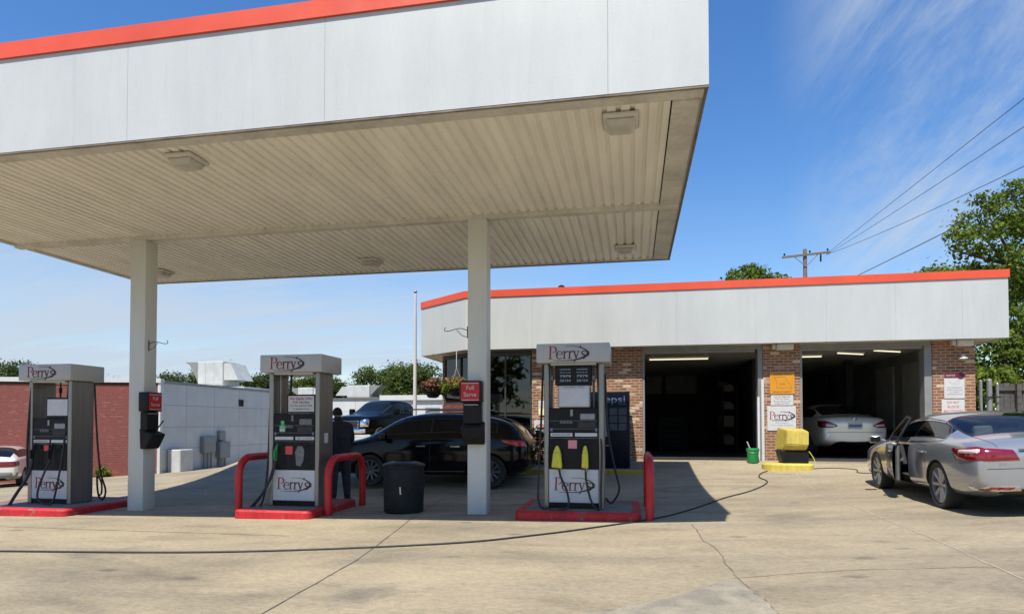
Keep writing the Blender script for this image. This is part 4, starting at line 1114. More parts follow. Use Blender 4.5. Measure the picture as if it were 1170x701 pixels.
def seats(T, rows, w, z0, mt):
    for x, kind in rows:
        ys = (.36, -.36) if kind == 'f' else (0,)
        for y in ys:
            ww = .25 if kind == 'f' else w
            m = MB(); m.hexa([(x - .02, y - ww, z0), (x + .48, y - ww, z0), (x + .48, y + ww, z0), (x - .02, y + ww, z0)], [(x - .02, y - ww, z0 + .12), (x + .5, y - ww, z0 + .16), (x + .5, y + ww, z0 + .16), (x - .02, y + ww, z0 + .12)], .04)
            m.hexa([(x - .08, y - ww, z0 + .05), (x + .06, y - ww, z0 + .05), (x + .06, y + ww, z0 + .05), (x - .08, y + ww, z0 + .05)], [(x - .26, y - ww * .85, z0 + .62), (x - .16, y - ww * .85, z0 + .62), (x - .16, y + ww * .85, z0 + .62), (x - .26, y + ww * .85, z0 + .62)], .04)
            for hy in ((y,) if kind == 'f' else (-.36, .36)):
                m.box(x - .29, x - .19, hy - .12, hy + .12, z0 + .62, z0 + .80, .04, seg=2)
            m.build('seat', mt, T)

def plate(T, x, y, z, rx, face=-1, w=.31, txt=None):
    m = MB(); m.box(x - .008, x + .008, y - w / 2, y + w / 2, z, z + .155, .003); p = m.build('license_plate', M['paper'], T)
    m = MB(); m.box(x - .010, x - .0085, y - w / 2 + .02, y + w / 2 - .02, z + .045, z + .11); m.build('plate_number', M['letterblue'], p)

def sedan_groups(dstart, dmid, dend, glass, paint, si_open=None, first_glass=2):
    pass

def lift(l, t0):
    return l

# ---- silver sedan (front door open)
def silver_car():
    rz = math.atan2(2.78, .16); h = Vector((math.cos(rz), math.sin(rz))); l = Vector((-h.y, h.x))
    ax = Vector((4.32, 10.0)) - l * .86; org = ax - h * 1.10
    T = thing('silver_sedan', 'silver four door sedan with its driver door ajar, parked at the right', 'car', (org.x, org.y, gz(4.32, 10.0) + .035), rz)
    T.rotation_euler = (-.045, 0, rz); T.scale = (1, 1, .945)
    st = [(0.0, .40, .80, .86, .74, 'h', 0, 0), (.05, .33, .92, .965, .82, 'h', 0, 0), (.22, .26, .99, 1.06, .88, 'h', 0, 0), (.62, .21, .99, 1.10, .915, 'h', 0, 0),
          (.98, .20, .985, 1.27, .925, 'g', .835, .67), (1.42, .19, .975, 1.42, .93, 'g', .84, .60), (2.22, .19, .96, 1.468, .925, 'g', .845, .585), (2.85, .19, .945, 1.435, .92, 'g', .845, .60),
          (3.35, .19, .935, 1.18, .915, 'g', .845, .69), (3.72, .19, .92, 1.0, .91, 'h', 0, 0), (4.40, .20, .82, .885, .895, 'h', 0, 0), (4.74, .24, .72, .77, .84, 'h', 0, 0), (4.87, .30, .58, .64, .74, 'h', 0, 0), (4.90, .36, .50, .56, .6, 'h', 0, 0)]
    # intervals: 0..; 3:deck->.98  4:.98-1.42  5:1.42-2.22  6:2.22-2.85  7:2.85-3.35  8:3.35-3.72
    G = M['glasscar']; tr = M['cartrim']
    door = lambda a, b, s_: (lambda i, j, si: a <= i <= b and 2 <= j <= 4 and si == s_)
    win = lambda a, b, s_: (lambda i, j, si: a <= i <= b and j == 6 and si == s_)
    groups = [('rear_window', M['glassclear'], tr, .03, lambda i, j, si: 3 <= i <= 4 and j >= 7),
              ('windshield', G, tr, .03, lambda i, j, si: 7 <= i <= 8 and j >= 7),
              ('side_window', G, tr, .022, win(4, 5, 0)), ('side_window', G, tr, .022, win(4, 5, 1)),
              ('front_window', G, tr, .022, win(6, 7, 0)), ('front_window', G, tr, .022, win(6, 7, 1)),
              ('quarter_window', G, tr, .02, win(8, 8, 0)), ('quarter_window', G, tr, .02, win(8, 8, 1)),
              ('rear_door', M['silver'], tr, .010, door(5, 5, 0)), ('rear_door', M['silver'], tr, .010, door(5, 5, 1)),
              ('front_door', M['silver'], tr, .005, door(6, 7, 0)), ('front_door', M['silver'], tr, .005, door(6, 7, 1))]
    P, bvh = car_body(T, st, M['silver'], groups, [(1.10, .78), (1.10, -.78), (3.88, .78), (3.88, -.78)], .335, (.385, .350))
    # swing the left front door open about its front edge
    hinge = Vector((3.33, .90, 0)); ang = R(-11)
    rot = Matrix.Translation(hinge) @ Matrix.Rotation(ang, 4, 'Z') @ Matrix.Translation(-hinge)
    dl = P['front_door'][0]; wl = P['front_window'][0]
    for o in (dl, wl): o.data.transform(rot)
    wl.parent = dl
    # inner trim of the open door
    m = MB(); m.M = rot
    m.hexa([(2.28, .80, .30), (3.28, .80, .30), (3.28, .875, .30), (2.28, .875, .30)], [(2.26, .79, .93), (3.30, .79, .91), (3.30, .85, .91), (2.26, .85, .93)], .02)
    m.box(2.45, 3.1, .72, .80, .62, .70, .015); it = m.build('door_trim', M['doortrim'], dl)
    m = MB(); m.M = rot
    m.tube([(2.24, .84, .95), (2.24, .62, 1.36), (2.80, .60, 1.385), (3.30, .74, 1.12), (3.32, .84, .94)], .022, 8); m.build('window_surround', M['cartrim'], dl)
    m = MB(); m.M = rot
    m.tube([(3.22, .90, .96), (3.20, 1.0, 1.0)], .02, 8); m.box(3.10, 3.22, .96, 1.15, .93, 1.07, .035, seg=3); mi = m.build('mirror', M['silver'], dl)
    m = MB(); m.M = rot; m.box(3.095, 3.10, .98, 1.13, .95, 1.05); m.build('mirror_glass', M['glassdark'], mi)
    m = MB(); m.tube([(3.22, -.88, .96), (3.20, -.99, 1.0)], .02, 8); m.box(3.10, 3.22, -1.14, -.95, .93, 1.07, .035, seg=3); m.build('mirror', M['silver'], P['front_door'][1])
    # chrome line round the side windows, hugging the body
    def hug(pts, r, name, mt, off=.004):
        out = []
        for a, b_ in zip(pts, pts[1:]):
            for k in range(6):
                p = Vector(a).lerp(Vector(b_), k / 6); loc, nrm, _, _ = bvh.find_nearest(p); out.append(loc + nrm * off)
        loc, nrm, _, _ = bvh.find_nearest(Vector(pts[-1])); out.append(loc + nrm * off)
        m = MB(); m.tube(out, r, 6); m.build(name, mt, T, ang=60)
    for s_ in (1, -1):
        hug([(3.30, s_ * .72, 1.14), (2.85, s_ * .625, 1.355), (2.22, s_ * .61, 1.395), (1.50, s_ * .63, 1.345), (1.15, s_ * .68, 1.245), (.99, s_ * .74, 1.13)], .009, 'window_chrome', M['chrome'])
        hug([(.99, s_ * .74, 1.13), (1.02, s_ * .83, 1.02), (1.5, s_ * .86, .995), (2.18, s_ * .865, .98)], .008, 'window_chrome', M['chrome'])
    hug([(.20, .62, 1.035), (.14, .60, .99), (.06, .585, .96)], .004, 'trunk_gap', M['cartrim'], .0); hug([(.20, -.62, 1.035), (.14, -.60, .99), (.06, -.585, .96)], .004, 'trunk_gap', M['cartrim'], .0)
    hug([(.62, .64, 1.075), (.40, .63, 1.06), (.20, .62, 1.035)], .004, 'trunk_gap', M['cartrim'], .0); hug([(.62, -.64, 1.075), (.40, -.63, 1.06), (.20, -.62, 1.035)], .004, 'trunk_gap', M['cartrim'], .0)
    # handles
    def handle(par, x, y, z, Mx=None):
        m = MB();
        if Mx: m.M = Mx
        m.box(x - .10, x + .10, y - .004, y + .03, z - .016, z + .016, .012, seg=2); m.build('handle', M['silver'], par)
    handle(P['rear_door'][0], 1.62, .915, .835); handle(P['rear_door'][1], 1.62, -.945, .835); handle(dl, 2.40, .915, .82, rot); handle(P['front_door'][1], 2.4, -.945, .82)
    # cabin
    m = MB(); m.box(.9, 3.5, -.74, .74, .26, .36); m.hexa([(3.2, -.74, .5), (3.7, -.74, .5), (3.7, .74, .5), (3.2, .74, .5)], [(3.25, -.74, .92), (3.7, -.74, .92), (3.7, .74, .92), (3.25, .74, .92)], .03); m.box(1.9, 3.2, -.12, .12, .36, .62, .02); m.build('cabin_floor', M['cabin'], T)
    m = MB(); m.box(.62, 1.02, -.68, .68, .88, .95, .02); m.build('parcel_shelf', M['seat'], T)
    seats(T, [(1.22, 'r'), (2.25, 'f')], .62, .42, M['seat'])
    m = MB(); m.M = Matrix.Translation((2.98, .36, .92)) @ Matrix.Rotation(R(65), 4, 'Y'); m.lathe([(.17, -.012), (.19, 0), (.17, .012), (.155, 0), (.17, -.012)], 24, close=False); m.box(-.15, .15, -.02, .02, -.01, .01); m.build('steering_wheel', M['cartrim'], T)
    # tail lamps
    for s_ in (1, -1):
        m = wrap(bvh, [(.62, s_ * .90, .93), (.30, s_ * .87, .955), (.08, s_ * .72, .93), (.02, s_ * .44, .915)], [(.44, s_ * .92, .79), (.22, s_ * .86, .765), (.05, s_ * .70, .765), (.01, s_ * .38, .775)], 18, 6, .014)
        tl = m.build('tail_lamp', M['taillight'], T, ang=60)
        m = wrap(bvh, [(.46, s_ * .90, .912), (.28, s_ * .87, .925), (.10, s_ * .74, .905)], [(.40, s_ * .91, .868), (.25, s_ * .87, .862), (.09, s_ * .73, .855)], 10, 3, .022, .0)
        m.build('clear_section', M['tailclear'], tl, ang=60)
        m = wrap(bvh, [(.28, s_ * .80, .445), (.05, s_ * .72, .44), (.0, s_ * .40, .43)], [(.24, s_ * .79, .385), (.05, s_ * .71, .355), (.0, s_ * .38, .355)], 10, 2, .018)
        m.build('bumper_trim', M['chrome'], T, ang=60)
        m = wrap(bvh, [(.18, s_ * .78, .43), (.04, s_ * .70, .428), (.0, s_ * .45, .42)], [(.16, s_ * .77, .395), (.04, s_ * .69, .378), (.0, s_ * .43, .375)], 8, 2, .023)
        m.build('reflector', M['taillight'], T, ang=60)
        m = wrap(bvh, [(4.62, s_ * .80, .74), (4.80, s_ * .62, .70)], [(4.70, s_ * .80, .64), (4.85, s_ * .6, .62)], 8, 3, .012); m.build('headlight', M['tailclear'], T)
    m = wrap(bvh, [(.02, .38, .925), (.0, 0, .93), (.02, -.38, .925)], [(.01, .38, .885), (.0, 0, .89), (.01, -.38, .885)], 12, 2, .02); m.build('trunk_trim', M['cartrim'], T)
    m = wrap(bvh, [(.05, .60, .36), (.02, 0, .36), (.05, -.60, .36)], [(.06, .6, .27), (.03, 0, .27), (.06, -.6, .27)], 14, 2, .008); m.build('lower_bumper', M['cartrim'], T)
    m = wrap(bvh, [(.10, .72, .665), (.03, .3, .668), (.02, 0, .668), (.03, -.3, .668), (.10, -.72, .665)], [(.10, .72, .658), (.03, .3, .661), (.02, 0, .661), (.03, -.3, .661), (.10, -.72, .658)], 24, 1, .004, .0); m.build('bumper_joint', M['cartrim'], T)
    plate(T, -.005, 0, .70, 0)
    m = MB(); m.text('SPORT', (.012, .52, .715), (0, -1, 0), Z3, .045, .006, width=.16); m.build('badge', M['chrome'], T)
    for (wx, s_) in ((1.10, 1), (1.10, -1), (3.88, 1), (3.88, -1)): wheel(T, wx, s_ * .795, .338, .225, s_, 8, M['alloy'], .77)
    for o in T.children:
        if o.name.startswith('wheel'): o.scale = (1, 1, 1 / .945)
    return T
silver_car()

# ---- pale sedan in the bay
def pale_car():
    T = thing('pale_sedan', 'pale champagne sedan parked inside the right garage bay, seen from behind', 'car', (5.86, 18.4, FL + .01), R(91)); T.scale = (1, 1, 1.05)
    st = [(0.0, .42, .80, .88, .72, 'h', 0, 0), (.05, .36, .94, 1.0, .80, 'h', 0, 0), (.25, .28, 1.0, 1.07, .86, 'h', 0, 0), (.72, .22, 1.0, 1.10, .89, 'h', 0, 0),
          (1.10, .20, .99, 1.26, .90, 'g', .80, .66), (1.60, .19, .98, 1.42, .905, 'g', .81, .58), (2.30, .19, .96, 1.455, .905, 'g', .815, .565), (2.9, .19, .95, 1.42, .90, 'g', .815, .58),
          (3.65, .19, .92, 1.0, .89, 'h', 0, 0), (4.35, .20, .84, .90, .87, 'h', 0, 0), (4.70, .26, .70, .76, .78, 'h', 0, 0), (4.82, .34, .54, .6, .6, 'h', 0, 0)]
    tr = M['cartrim']; G = M['glassdark']
    win = lambda a, b, s_: (lambda i, j, si: a <= i <= b and j == 6 and si == s_)
    door = lambda a, b, s_: (lambda i, j, si: a <= i <= b and 2 <= j <= 4 and si == s_)
    groups = [('rear_window', G, M['pearl'], .035, lambda i, j, si: 3 <= i <= 4 and j >= 7), ('windshield', G, tr, .03, lambda i, j, si: i == 7 and j >= 7)]
    for s_ in (0, 1): groups += [('side_window', G, tr, .022, win(4, 5, s_)), ('side_window', G, tr, .022, win(6, 6, s_)), ('rear_door', M['pearl'], tr, .004, door(5, 5, s_)), ('front_door', M['pearl'], tr, .004, door(6, 7, s_))]
    P, bvh = car_body(T, st, M['pearl'], groups, [(1.15, .76), (1.15, -.76), (3.87, .76), (3.87, -.76)], .32, (.36, .33))
    for s_ in (1, -1):
        m = wrap(bvh, [(.42, s_ * .87, .95), (.16, s_ * .82, .955), (.04, s_ * .60, .90), (.02, s_ * .46, .85)], [(.30, s_ * .87, .80), (.12, s_ * .80, .765), (.03, s_ * .58, .765), (.01, s_ * .44, .80)], 14, 5, .014)
        tl = m.build('tail_lamp', M['taillight'], T, ang=60)
        m = wrap(bvh, [(.06, s_ * .72, .86), (.03, s_ * .50, .84)], [(.06, s_ * .72, .80), (.03, s_ * .50, .79)], 8, 3, .024, 0); m.build('clear_section', M['tailclear'], tl)
    plate(T, -.002, 0, .74, 0, w=.36)
    m = wrap(bvh, [(.06, .70, .655), (.02, .3, .66), (.02, -.3, .66), (.06, -.70, .655)], [(.06, .7, .645), (.02, .3, .65), (.02, -.3, .65), (.06, -.7, .645)], 20, 1, .004, 0); m.build('bumper_joint', M['cartrim'], T)
    m = MB(); m.M = Matrix.Translation((.02, 0, .98)) @ Matrix.Rotation(R(90), 4, 'Y'); m.lathe([(.03, -.02), (.045, -.014), (.03, -.008)], 20, close=False); m.build('badge', M['chrome'], T)
    m = MB(); m.box(1.0, 3.5, -.72, .72, .26, .36); m.build('cabin_floor', M['cabin'], T)
    for (wx, s_) in ((1.15, 1), (1.15, -1), (3.87, 1), (3.87, -1)): wheel(T, wx, s_ * .79, .32, .21, s_, 10, M['alloy'])
pale_car()

# ---- black crossover
def black_suv():
    T = thing('black_crossover', 'shiny black crossover parked behind the middle pump and the right column', 'car', (-2.24, 14.42, gz(-4, 14) + .0), R(180.5))
    st = [(0.0, .48, .92, 1.0, .72, 'h', 0, 0), (.05, .40, 1.02, 1.08, .82, 'h', 0, 0), (.14, .32, 1.07, 1.14, .88, 'h', 0, 0),
          (.30, .28, 1.075, 1.40, .915, 'g', .83, .68), (.62, .25, 1.13, 1.58, .935, 'g', .85, .66), (1.40, .24, 1.12, 1.685, .94, 'g', .86, .64), (2.22, .23, 1.10, 1.69, .94, 'g', .865, .64), (2.95, .23, 1.08, 1.63, .935, 'g', .865, .65),
          (3.42, .23, 1.07, 1.35, .93, 'g', .865, .72), (3.80, .23, 1.0, 1.10, .925, 'h', 0, 0), (4.35, .24, .94, 1.02, .91, 'h', 0, 0), (4.68, .28, .82, .90, .84, 'h', 0, 0), (4.80, .36, .66, .74, .68, 'h', 0, 0)]
    tr = M['cartrim']; G = M['glassdark']; K = M['carblack']
    win = lambda a, b, s_: (lambda i, j, si: a <= i <= b and j == 6 and si == s_)
    door = lambda a, b, s_: (lambda i, j, si: a <= i <= b and 2 <= j <= 4 and si == s_)
    groups = [('rear_window', G, K, .04, lambda i, j, si: 2 <= i <= 3 and j >= 7), ('windshield', G, tr, .03, lambda i, j, si: 7 <= i <= 8 and j >= 7)]
    for s_ in (0, 1): groups += [('side_window', G, tr, .03, win(4, 4, s_)), ('side_window', G, tr, .022, win(5, 5, s_)), ('side_window', G, tr, .022, win(6, 7, s_)), ('rear_door', K, tr, .005, door(5, 5, s_)), ('front_door', K, tr, .005, door(6, 7, s_))]
    P, bvh = car_body(T, st, K, groups, [(.84, .80), (.84, -.80), (3.62, .80), (3.62, -.80)], .36, (.40, .37))
    for s_ in (1, -1):
        m = wrap(bvh, [(.60, s_ * .90, 1.06), (.30, s_ * .88, 1.05), (.10, s_ * .80, 1.03)], [(.52, s_ * .92, .99), (.26, s_ * .89, .92), (.06, s_ * .78, .90)], 12, 4, .016); m.build('tail_lamp', M['suvlamp'], T, ang=60)
        m = wrap(bvh, [(4.45, s_ * .86, .90), (4.70, s_ * .66, .84)], [(4.55, s_ * .86, .78), (4.76, s_ * .64, .74)], 8, 3, .014); m.build('headlight', M['chrome'], T)
        m = MB(); m.tube([(3.30, s_ * .92, 1.08), (3.28, s_ * 1.0, 1.10)], .02, 8); m.box(3.18, 3.32, min(s_ * .97, s_ * 1.17), max(s_ * .97, s_ * 1.17), 1.03, 1.18, .04, seg=3); m.build('mirror', K, P['front_door'][0 if s_ > 0 else 1])
        for k, x in (('rear_door', 1.62), ('front_door', 2.42)):
            m = MB(); m.box(x - .11, x + .11, min(s_ * .93, s_ * .965), max(s_ * .93, s_ * .965), .89, .92, .01); m.build('handle', M['chrome'], P[k][0 if s_ > 0 else 1])
        m = MB(); m.tube([(1.0, s_ * .62, 1.70), (1.1, s_ * .62, 1.735), (2.7, s_ * .62, 1.735), (2.8, s_ * .62, 1.70)], .016, 8); m.build('roof_rail', M['galv'], T)
        m = wrap(bvh, [(1.42, s_ * .93, .345), (3.3, s_ * .93, .34)], [(1.42, s_ * .93, .315), (3.3, s_ * .93, .31)], 12, 1, .012); m.build('sill_trim', M['chrome'], T)
    plate(T, .01, 0, .80, 0)
    for (wx, s_) in ((.84, 1), (.84, -1), (3.62, 1), (3.62, -1)): wheel(T, wx, s_ * .83, .36, .23, s_, 10, M['darkalloy'])
black_suv()

# ---- black pickup
def pickup():
    hd = Vector((-.22, -.98)).normalized(); rz = math.atan2(hd.y, hd.x)
    front = Vector((-11.05, 23.2)); org = front - hd * 5.75
    T = thing('black_pickup', 'black pickup truck with a chrome grille, facing the pumps beyond the crossover', 'pickup truck', (org.x, org.y, .58), rz)
    st = [(0.0, .60, 1.10, 1.14, .86, 'h', 0, 0), (.06, .52, 1.24, 1.28, .94, 'h', 0, 0), (.2, .5, 1.27, 1.31, .97, 'h', 0, 0), (1.85, .48, 1.28, 1.32, .985, 'h', 0, 0), (1.98, .48, 1.28, 1.34, .985, 'h', 0, 0),
          (2.06, .48, 1.28, 1.80, .985, 'g', .90, .76), (2.30, .48, 1.28, 1.93, .985, 'g', .91, .74), (3.1, .48, 1.27, 1.96, .985, 'g', .915, .74), (3.75, .48, 1.26, 1.92, .98, 'g', .915, .745),
          (4.40, .48, 1.25, 1.34, .975, 'h', 0, 0), (5.25, .48, 1.20, 1.28, .96, 'h', 0, 0), (5.62, .50, 1.14, 1.22, .93, 'h', 0, 0), (5.72, .54, 1.02, 1.10, .88, 'h', 0, 0), (5.75, .60, .9, .98, .80, 'h', 0, 0)]
    tr = M['cartrim']; G = M['glassdark']; K = M['navy']
    win = lambda a, b, s_: (lambda i, j, si: a <= i <= b and j == 6 and si == s_)
    door = lambda a, b, s_: (lambda i, j, si: a <= i <= b and 2 <= j <= 4 and si == s_)
    groups = [('rear_window', G, tr, .04, lambda i, j, si: i == 5 and j >= 7), ('windshield', G, tr, .03, lambda i, j, si: i == 8 and j >= 7)]
    for s_ in (0, 1): groups += [('side_window', G, tr, .03, win(6, 6, s_)), ('side_window', G, tr, .03, win(7, 8, s_)), ('rear_door', K, tr, .008, door(6, 6, s_)), ('front_door', K, tr, .008, door(7, 8, s_))]
    P, bvh = car_body(T, st, K, groups, [(1.25, .84), (1.25, -.84), (4.85, .84), (4.85, -.84)], .40, (.45, .42))
    m = wrap(bvh, [(5.74, .58, 1.06), (5.78, 0, 1.06), (5.74, -.58, 1.06)], [(5.76, .56, .74), (5.8, 0, .74), (5.76, -.56, .74)], 14, 6, .03); gr = m.build('grille', M['cartrim'], T)
    for z in (1.01, .9, .79):
        m = wrap(bvh, [(5.76, .56, z + .03), (5.8, 0, z + .03), (5.76, -.56, z + .03)], [(5.76, .56, z - .03), (5.8, 0, z - .03), (5.76, -.56, z - .03)], 12, 1, .045); m.build('grille_bar', M['chrome'], gr)
    m = wrap(bvh, [(5.70, .84, .72), (5.8, 0, .72), (5.70, -.84, .72)], [(5.70, .84, .56), (5.8, 0, .56), (5.70, -.84, .56)], 14, 3, .05); m.build('bumper', M['chrome'], T)
    for s_ in (1, -1):
        m = wrap(bvh, [(5.55, s_ * .92, 1.10), (5.74, s_ * .64, 1.06)], [(5.62, s_ * .92, .82), (5.76, s_ * .62, .80)], 8, 5, .03); m.build('headlight', M['chrome'], T)
        m = MB(); m.tube([(3.95, s_ * .95, 1.36), (3.95, s_ * 1.05, 1.38)], .03, 8); m.box(3.86, 4.02, min(s_ * 1.03, s_ * 1.25), max(s_ * 1.03, s_ * 1.25), 1.30, 1.55, .03, seg=2); m.build('mirror', K, P['front_door'][0 if s_ > 0 else 1])
    for (wx, s_) in ((1.25, 1), (1.25, -1), (4.85, 1), (4.85, -1)): wheel(T, wx, s_ * .86, .40, .26, s_, 6, M['alloy'])
pickup()

# ---- car at the left edge
def left_car():
    hd = Vector((-.60, .80)).normalized(); rz = math.atan2(hd.y, hd.x)
    c = Vector((-22.1, 18.2))
    T = thing('parked_hatchback', 'pale hatchback with a full width red tail lamp band by the brick wall', 'car', (c.x, c.y, gz(c.x, c.y)), rz)
    st = [(0.0, .42, .84, .90, .74, 'h', 0, 0), (.05, .34, .98, 1.03, .82, 'h', 0, 0), (.16, .28, 1.0, 1.08, .88, 'h', 0, 0), (.55, .22, 1.0, 1.32, .90, 'g', .81, .66), (1.1, .2, .99, 1.44, .91, 'g', .82, .60), (2.1, .19, .97, 1.47, .91, 'g', .825, .59), (2.8, .19, .95, 1.42, .90, 'g', .825, .60),
          (3.55, .19, .92, 1.0, .89, 'h', 0, 0), (4.2, .2, .84, .9, .87, 'h', 0, 0), (4.5, .26, .7, .76, .78, 'h', 0, 0), (4.6, .34, .54, .6, .6, 'h', 0, 0)]
    tr = M['cartrim']; G = M['glassdark']; K = M['pearl']
    win = lambda a, b, s_: (lambda i, j, si: a <= i <= b and j == 6 and si == s_)
    groups = [('rear_window', G, tr, .03, lambda i, j, si: 2 <= i <= 3 and j >= 7), ('windshield', G, tr, .03, lambda i, j, si: i == 6 and j >= 7)]
    for s_ in (0, 1): groups += [('side_window', G, tr, .025, win(3, 4, s_)), ('side_window', G, tr, .025, win(5, 5, s_))]
    P, bvh = car_body(T, st, K, groups, [(.95, .76), (.95, -.76), (3.6, .76), (3.6, -.76)], .32, (.36, .33))
    m = wrap(bvh, [(.32, .88, .92), (.05, .75, .93), (.0, 0, .93), (.05, -.75, .93), (.32, -.88, .92)], [(.30, .88, .80), (.05, .75, .74), (.0, 0, .74), (.05, -.75, .74), (.30, -.88, .80)], 26, 4, .016); m.build('tail_lamp', M['taillight'], T, ang=60)
    m = wrap(bvh, [(.2, .85, .56), (.03, .5, .56), (.03, -.5, .56), (.2, -.85, .56)], [(.2, .85, .36), (.05, .5, .36), (.05, -.5, .36), (.2, -.85, .36)], 20, 4, .012); m.build('bumper', mat('grey bumper', (.22, .22, .22), .5, 0, .1, 5), T)
    plate(T, -.004, 0, .58, 0)
    for (wx, s_) in ((.95, 1), (.95, -1), (3.6, 1), (3.6, -1)): wheel(T, wx, s_ * .79, .32, .21, s_, 10, M['alloy'])
left_car()

# ------------------------------------------------------------------ person refuelling
def skin_mesh(name, verts, edges, radii, mt, parent=None, root=0, levels=2, loc=None):
    me = bpy.data.meshes.new(name); me.from_pydata(verts, edges, [])
    ob = bpy.data.objects.new('tmp_' + name, me); col.objects.link(ob)
    md = ob.modifiers.new('k', 'SKIN'); md.use_smooth_shade = True
    for i, r in enumerate(radii):
        d = me.skin_vertices[0].data[i]; d.radius = r if isinstance(r, tuple) else (r, r); d.use_root = (i == root)
    s2 = ob.modifiers.new('s', 'SUBSURF'); s2.levels = s2.render_levels = levels
    dg = bpy.context.evaluated_depsgraph_get(); dg.update()
    ev = bpy.data.meshes.new_from_object(ob.evaluated_get(dg)); bpy.data.objects.remove(ob)
    for p in ev.polygons: p.use_smooth = True
    return link(name, ev, mt, parent, loc)
def person():
    px, py = -5.47, 11.22; z = gz(px, py) + .05
    T = thing('person', 'person in dark jacket and trousers bending towards the middle pump', 'person', (px, py, z), R(128))
    # local: facing +x, left +y, leaning forward
    V = [(0, 0, .93), (.03, 0, 1.10), (.09, 0, 1.27), (.16, 0, 1.41), (.22, 0, 1.49), (.26, 0, 1.56),             # pelvis, waist, chest, upper chest, neck base, neck
         (.15, .19, 1.39), (.22, .27, 1.14), (.42, .24, 1.02), (.50, .23, 1.01),                                 # left arm
         (.15, -.19, 1.39), (.24, -.26, 1.14), (.44, -.20, 1.04), (.52, -.19, 1.03),                             # right arm
         (0, .10, .88), (.03, .12, .50), (-.03, .13, .09), (.12, .15, .04),                                      # left leg
         (0, -.10, .88), (.06, -.12, .50), (-.02, -.13, .09), (.13, -.15, .04),
         (.285, 0, 1.62), (.305, 0, 1.69), (.31, 0, 1.735)]
    E = [(0, 1), (1, 2), (2, 3), (3, 4), (4, 5), (3, 6), (6, 7), (7, 8), (8, 9), (3, 10), (10, 11), (11, 12), (12, 13), (0, 14), (14, 15), (15, 16), (16, 17), (0, 18), (18, 19), (19, 20), (20, 21), (5, 22), (22, 23), (23, 24)]
    Rr = [(.19, .16), (.205, .17), (.225, .175), (.20, .15), (.085, .085), (.06, .06), .10, .08, .06, .036, .10, .08, .05, .035, .125, .095, .065, .045, .125, .095, .065, .045, (.078, .085), (.085, .095), (.06, .07)]
    body = skin_mesh('body', V, E, Rr, M['cloth'], T)
    # skin where it shows: face, neck, hands
    body.data.materials.append(M['skin']); body.data.materials.append(M['jeans'])
    for p in body.data.polygons:
        c = p.center
        if c.z > 1.60 or (c.x > .46 and c.z > .9): p.material_index = 1
        elif c.z < .92: p.material_index = 2
    # nose, ears, eyes
    m = MB(); m.hexa([(0.375, -.018, 1.635), (0.410, -.012, 1.635), (0.410, .012, 1.635), (0.375, .018, 1.635)], [(0.370, -.008, 1.69), (0.380, -.006, 1.69), (0.380, .006, 1.69), (0.370, .008, 1.69)], .004)
    for s_ in (1, -1): m.box(.28, .31, min(s_ * .078, s_ * .098), max(s_ * .078, s_ * .098), 1.62, 1.68, .008)
    m.build('face', M['skin'], T)
    for s_ in (1, -1):
        m = MB(); m.lathe([(.001, -.012), (.009, -.008), (.012, 0), (.009, .008), (.001, .012)], 10, c=(0.373, s_ * .032, 1.685), close=False); m.build('eye', M['ink'], T)
        # fingers
    for s_, (hx, hy, hz) in ((1, (.50, .23, 1.01)), (-1, (.52, -.19, 1.03))):
        for k in range(4):
            y = hy + (k - 1.5) * .019; ln = (.062, .075, .07, .055)[k]
            skin_mesh('finger', [(hx + .01, y, hz), (hx + .045, y, hz + .005), (hx + .045 + ln * .5, y, hz - .012), (hx + .04 + ln * .75, y, hz - .04)], [(0, 1), (1, 2), (2, 3)], [.010, .0095, .009, .008], M['skin'], T, levels=1)
        skin_mesh('thumb', [(hx - .005, hy + s_ * -.02, hz), (hx + .025, hy - s_ * .048, hz + .0), (hx + .055, hy - s_ * .052, hz - .015)], [(0, 1), (1, 2)], [.012, .011, .009], M['skin'], T, levels=1)
    # hair: cap shell over the skull
    m = MB()
    for a in range(0, 13):
        pass
    n1, n2 = 16, 8; rows = []
    for j in range(n2 + 1):
        th = R(8 + 112 * j / n2); row = []
        for i in range(n1):
            ph = 2 * math.pi * i / n1; fx = math.cos(ph)
            cut = th if fx < .3 else min(th, R(50))
            row.append(m.v((.300 + .108 * math.sin(cut) * fx, .092 * math.sin(cut) * math.sin(ph), 1.675 + .105 * math.cos(cut))))
        rows.append(row)
    for A, B in zip(rows, rows[1:]):
        for i in range(n1): m.f([A[i], A[(i + 1) % n1], B[(i + 1) % n1], B[i]])
    m.f(rows[0]); m.build('hair', M['hair'], T, ang=80)
    for s_ in (1, -1):
        m = MB(); m.hexa([(-.10, s_ * .14 - .05, .0), (.20, s_ * .15 - .05, .0), (.20, s_ * .15 + .05, .0), (-.10, s_ * .14 + .05, .0)], [(-.09, s_ * .14 - .04, .09), (.16, s_ * .15 - .04, .06), (.16, s_ * .15 + .04, .06), (-.09, s_ * .14 + .04, .09)], .02); m.build('shoe', M['softblack'], T)
person()

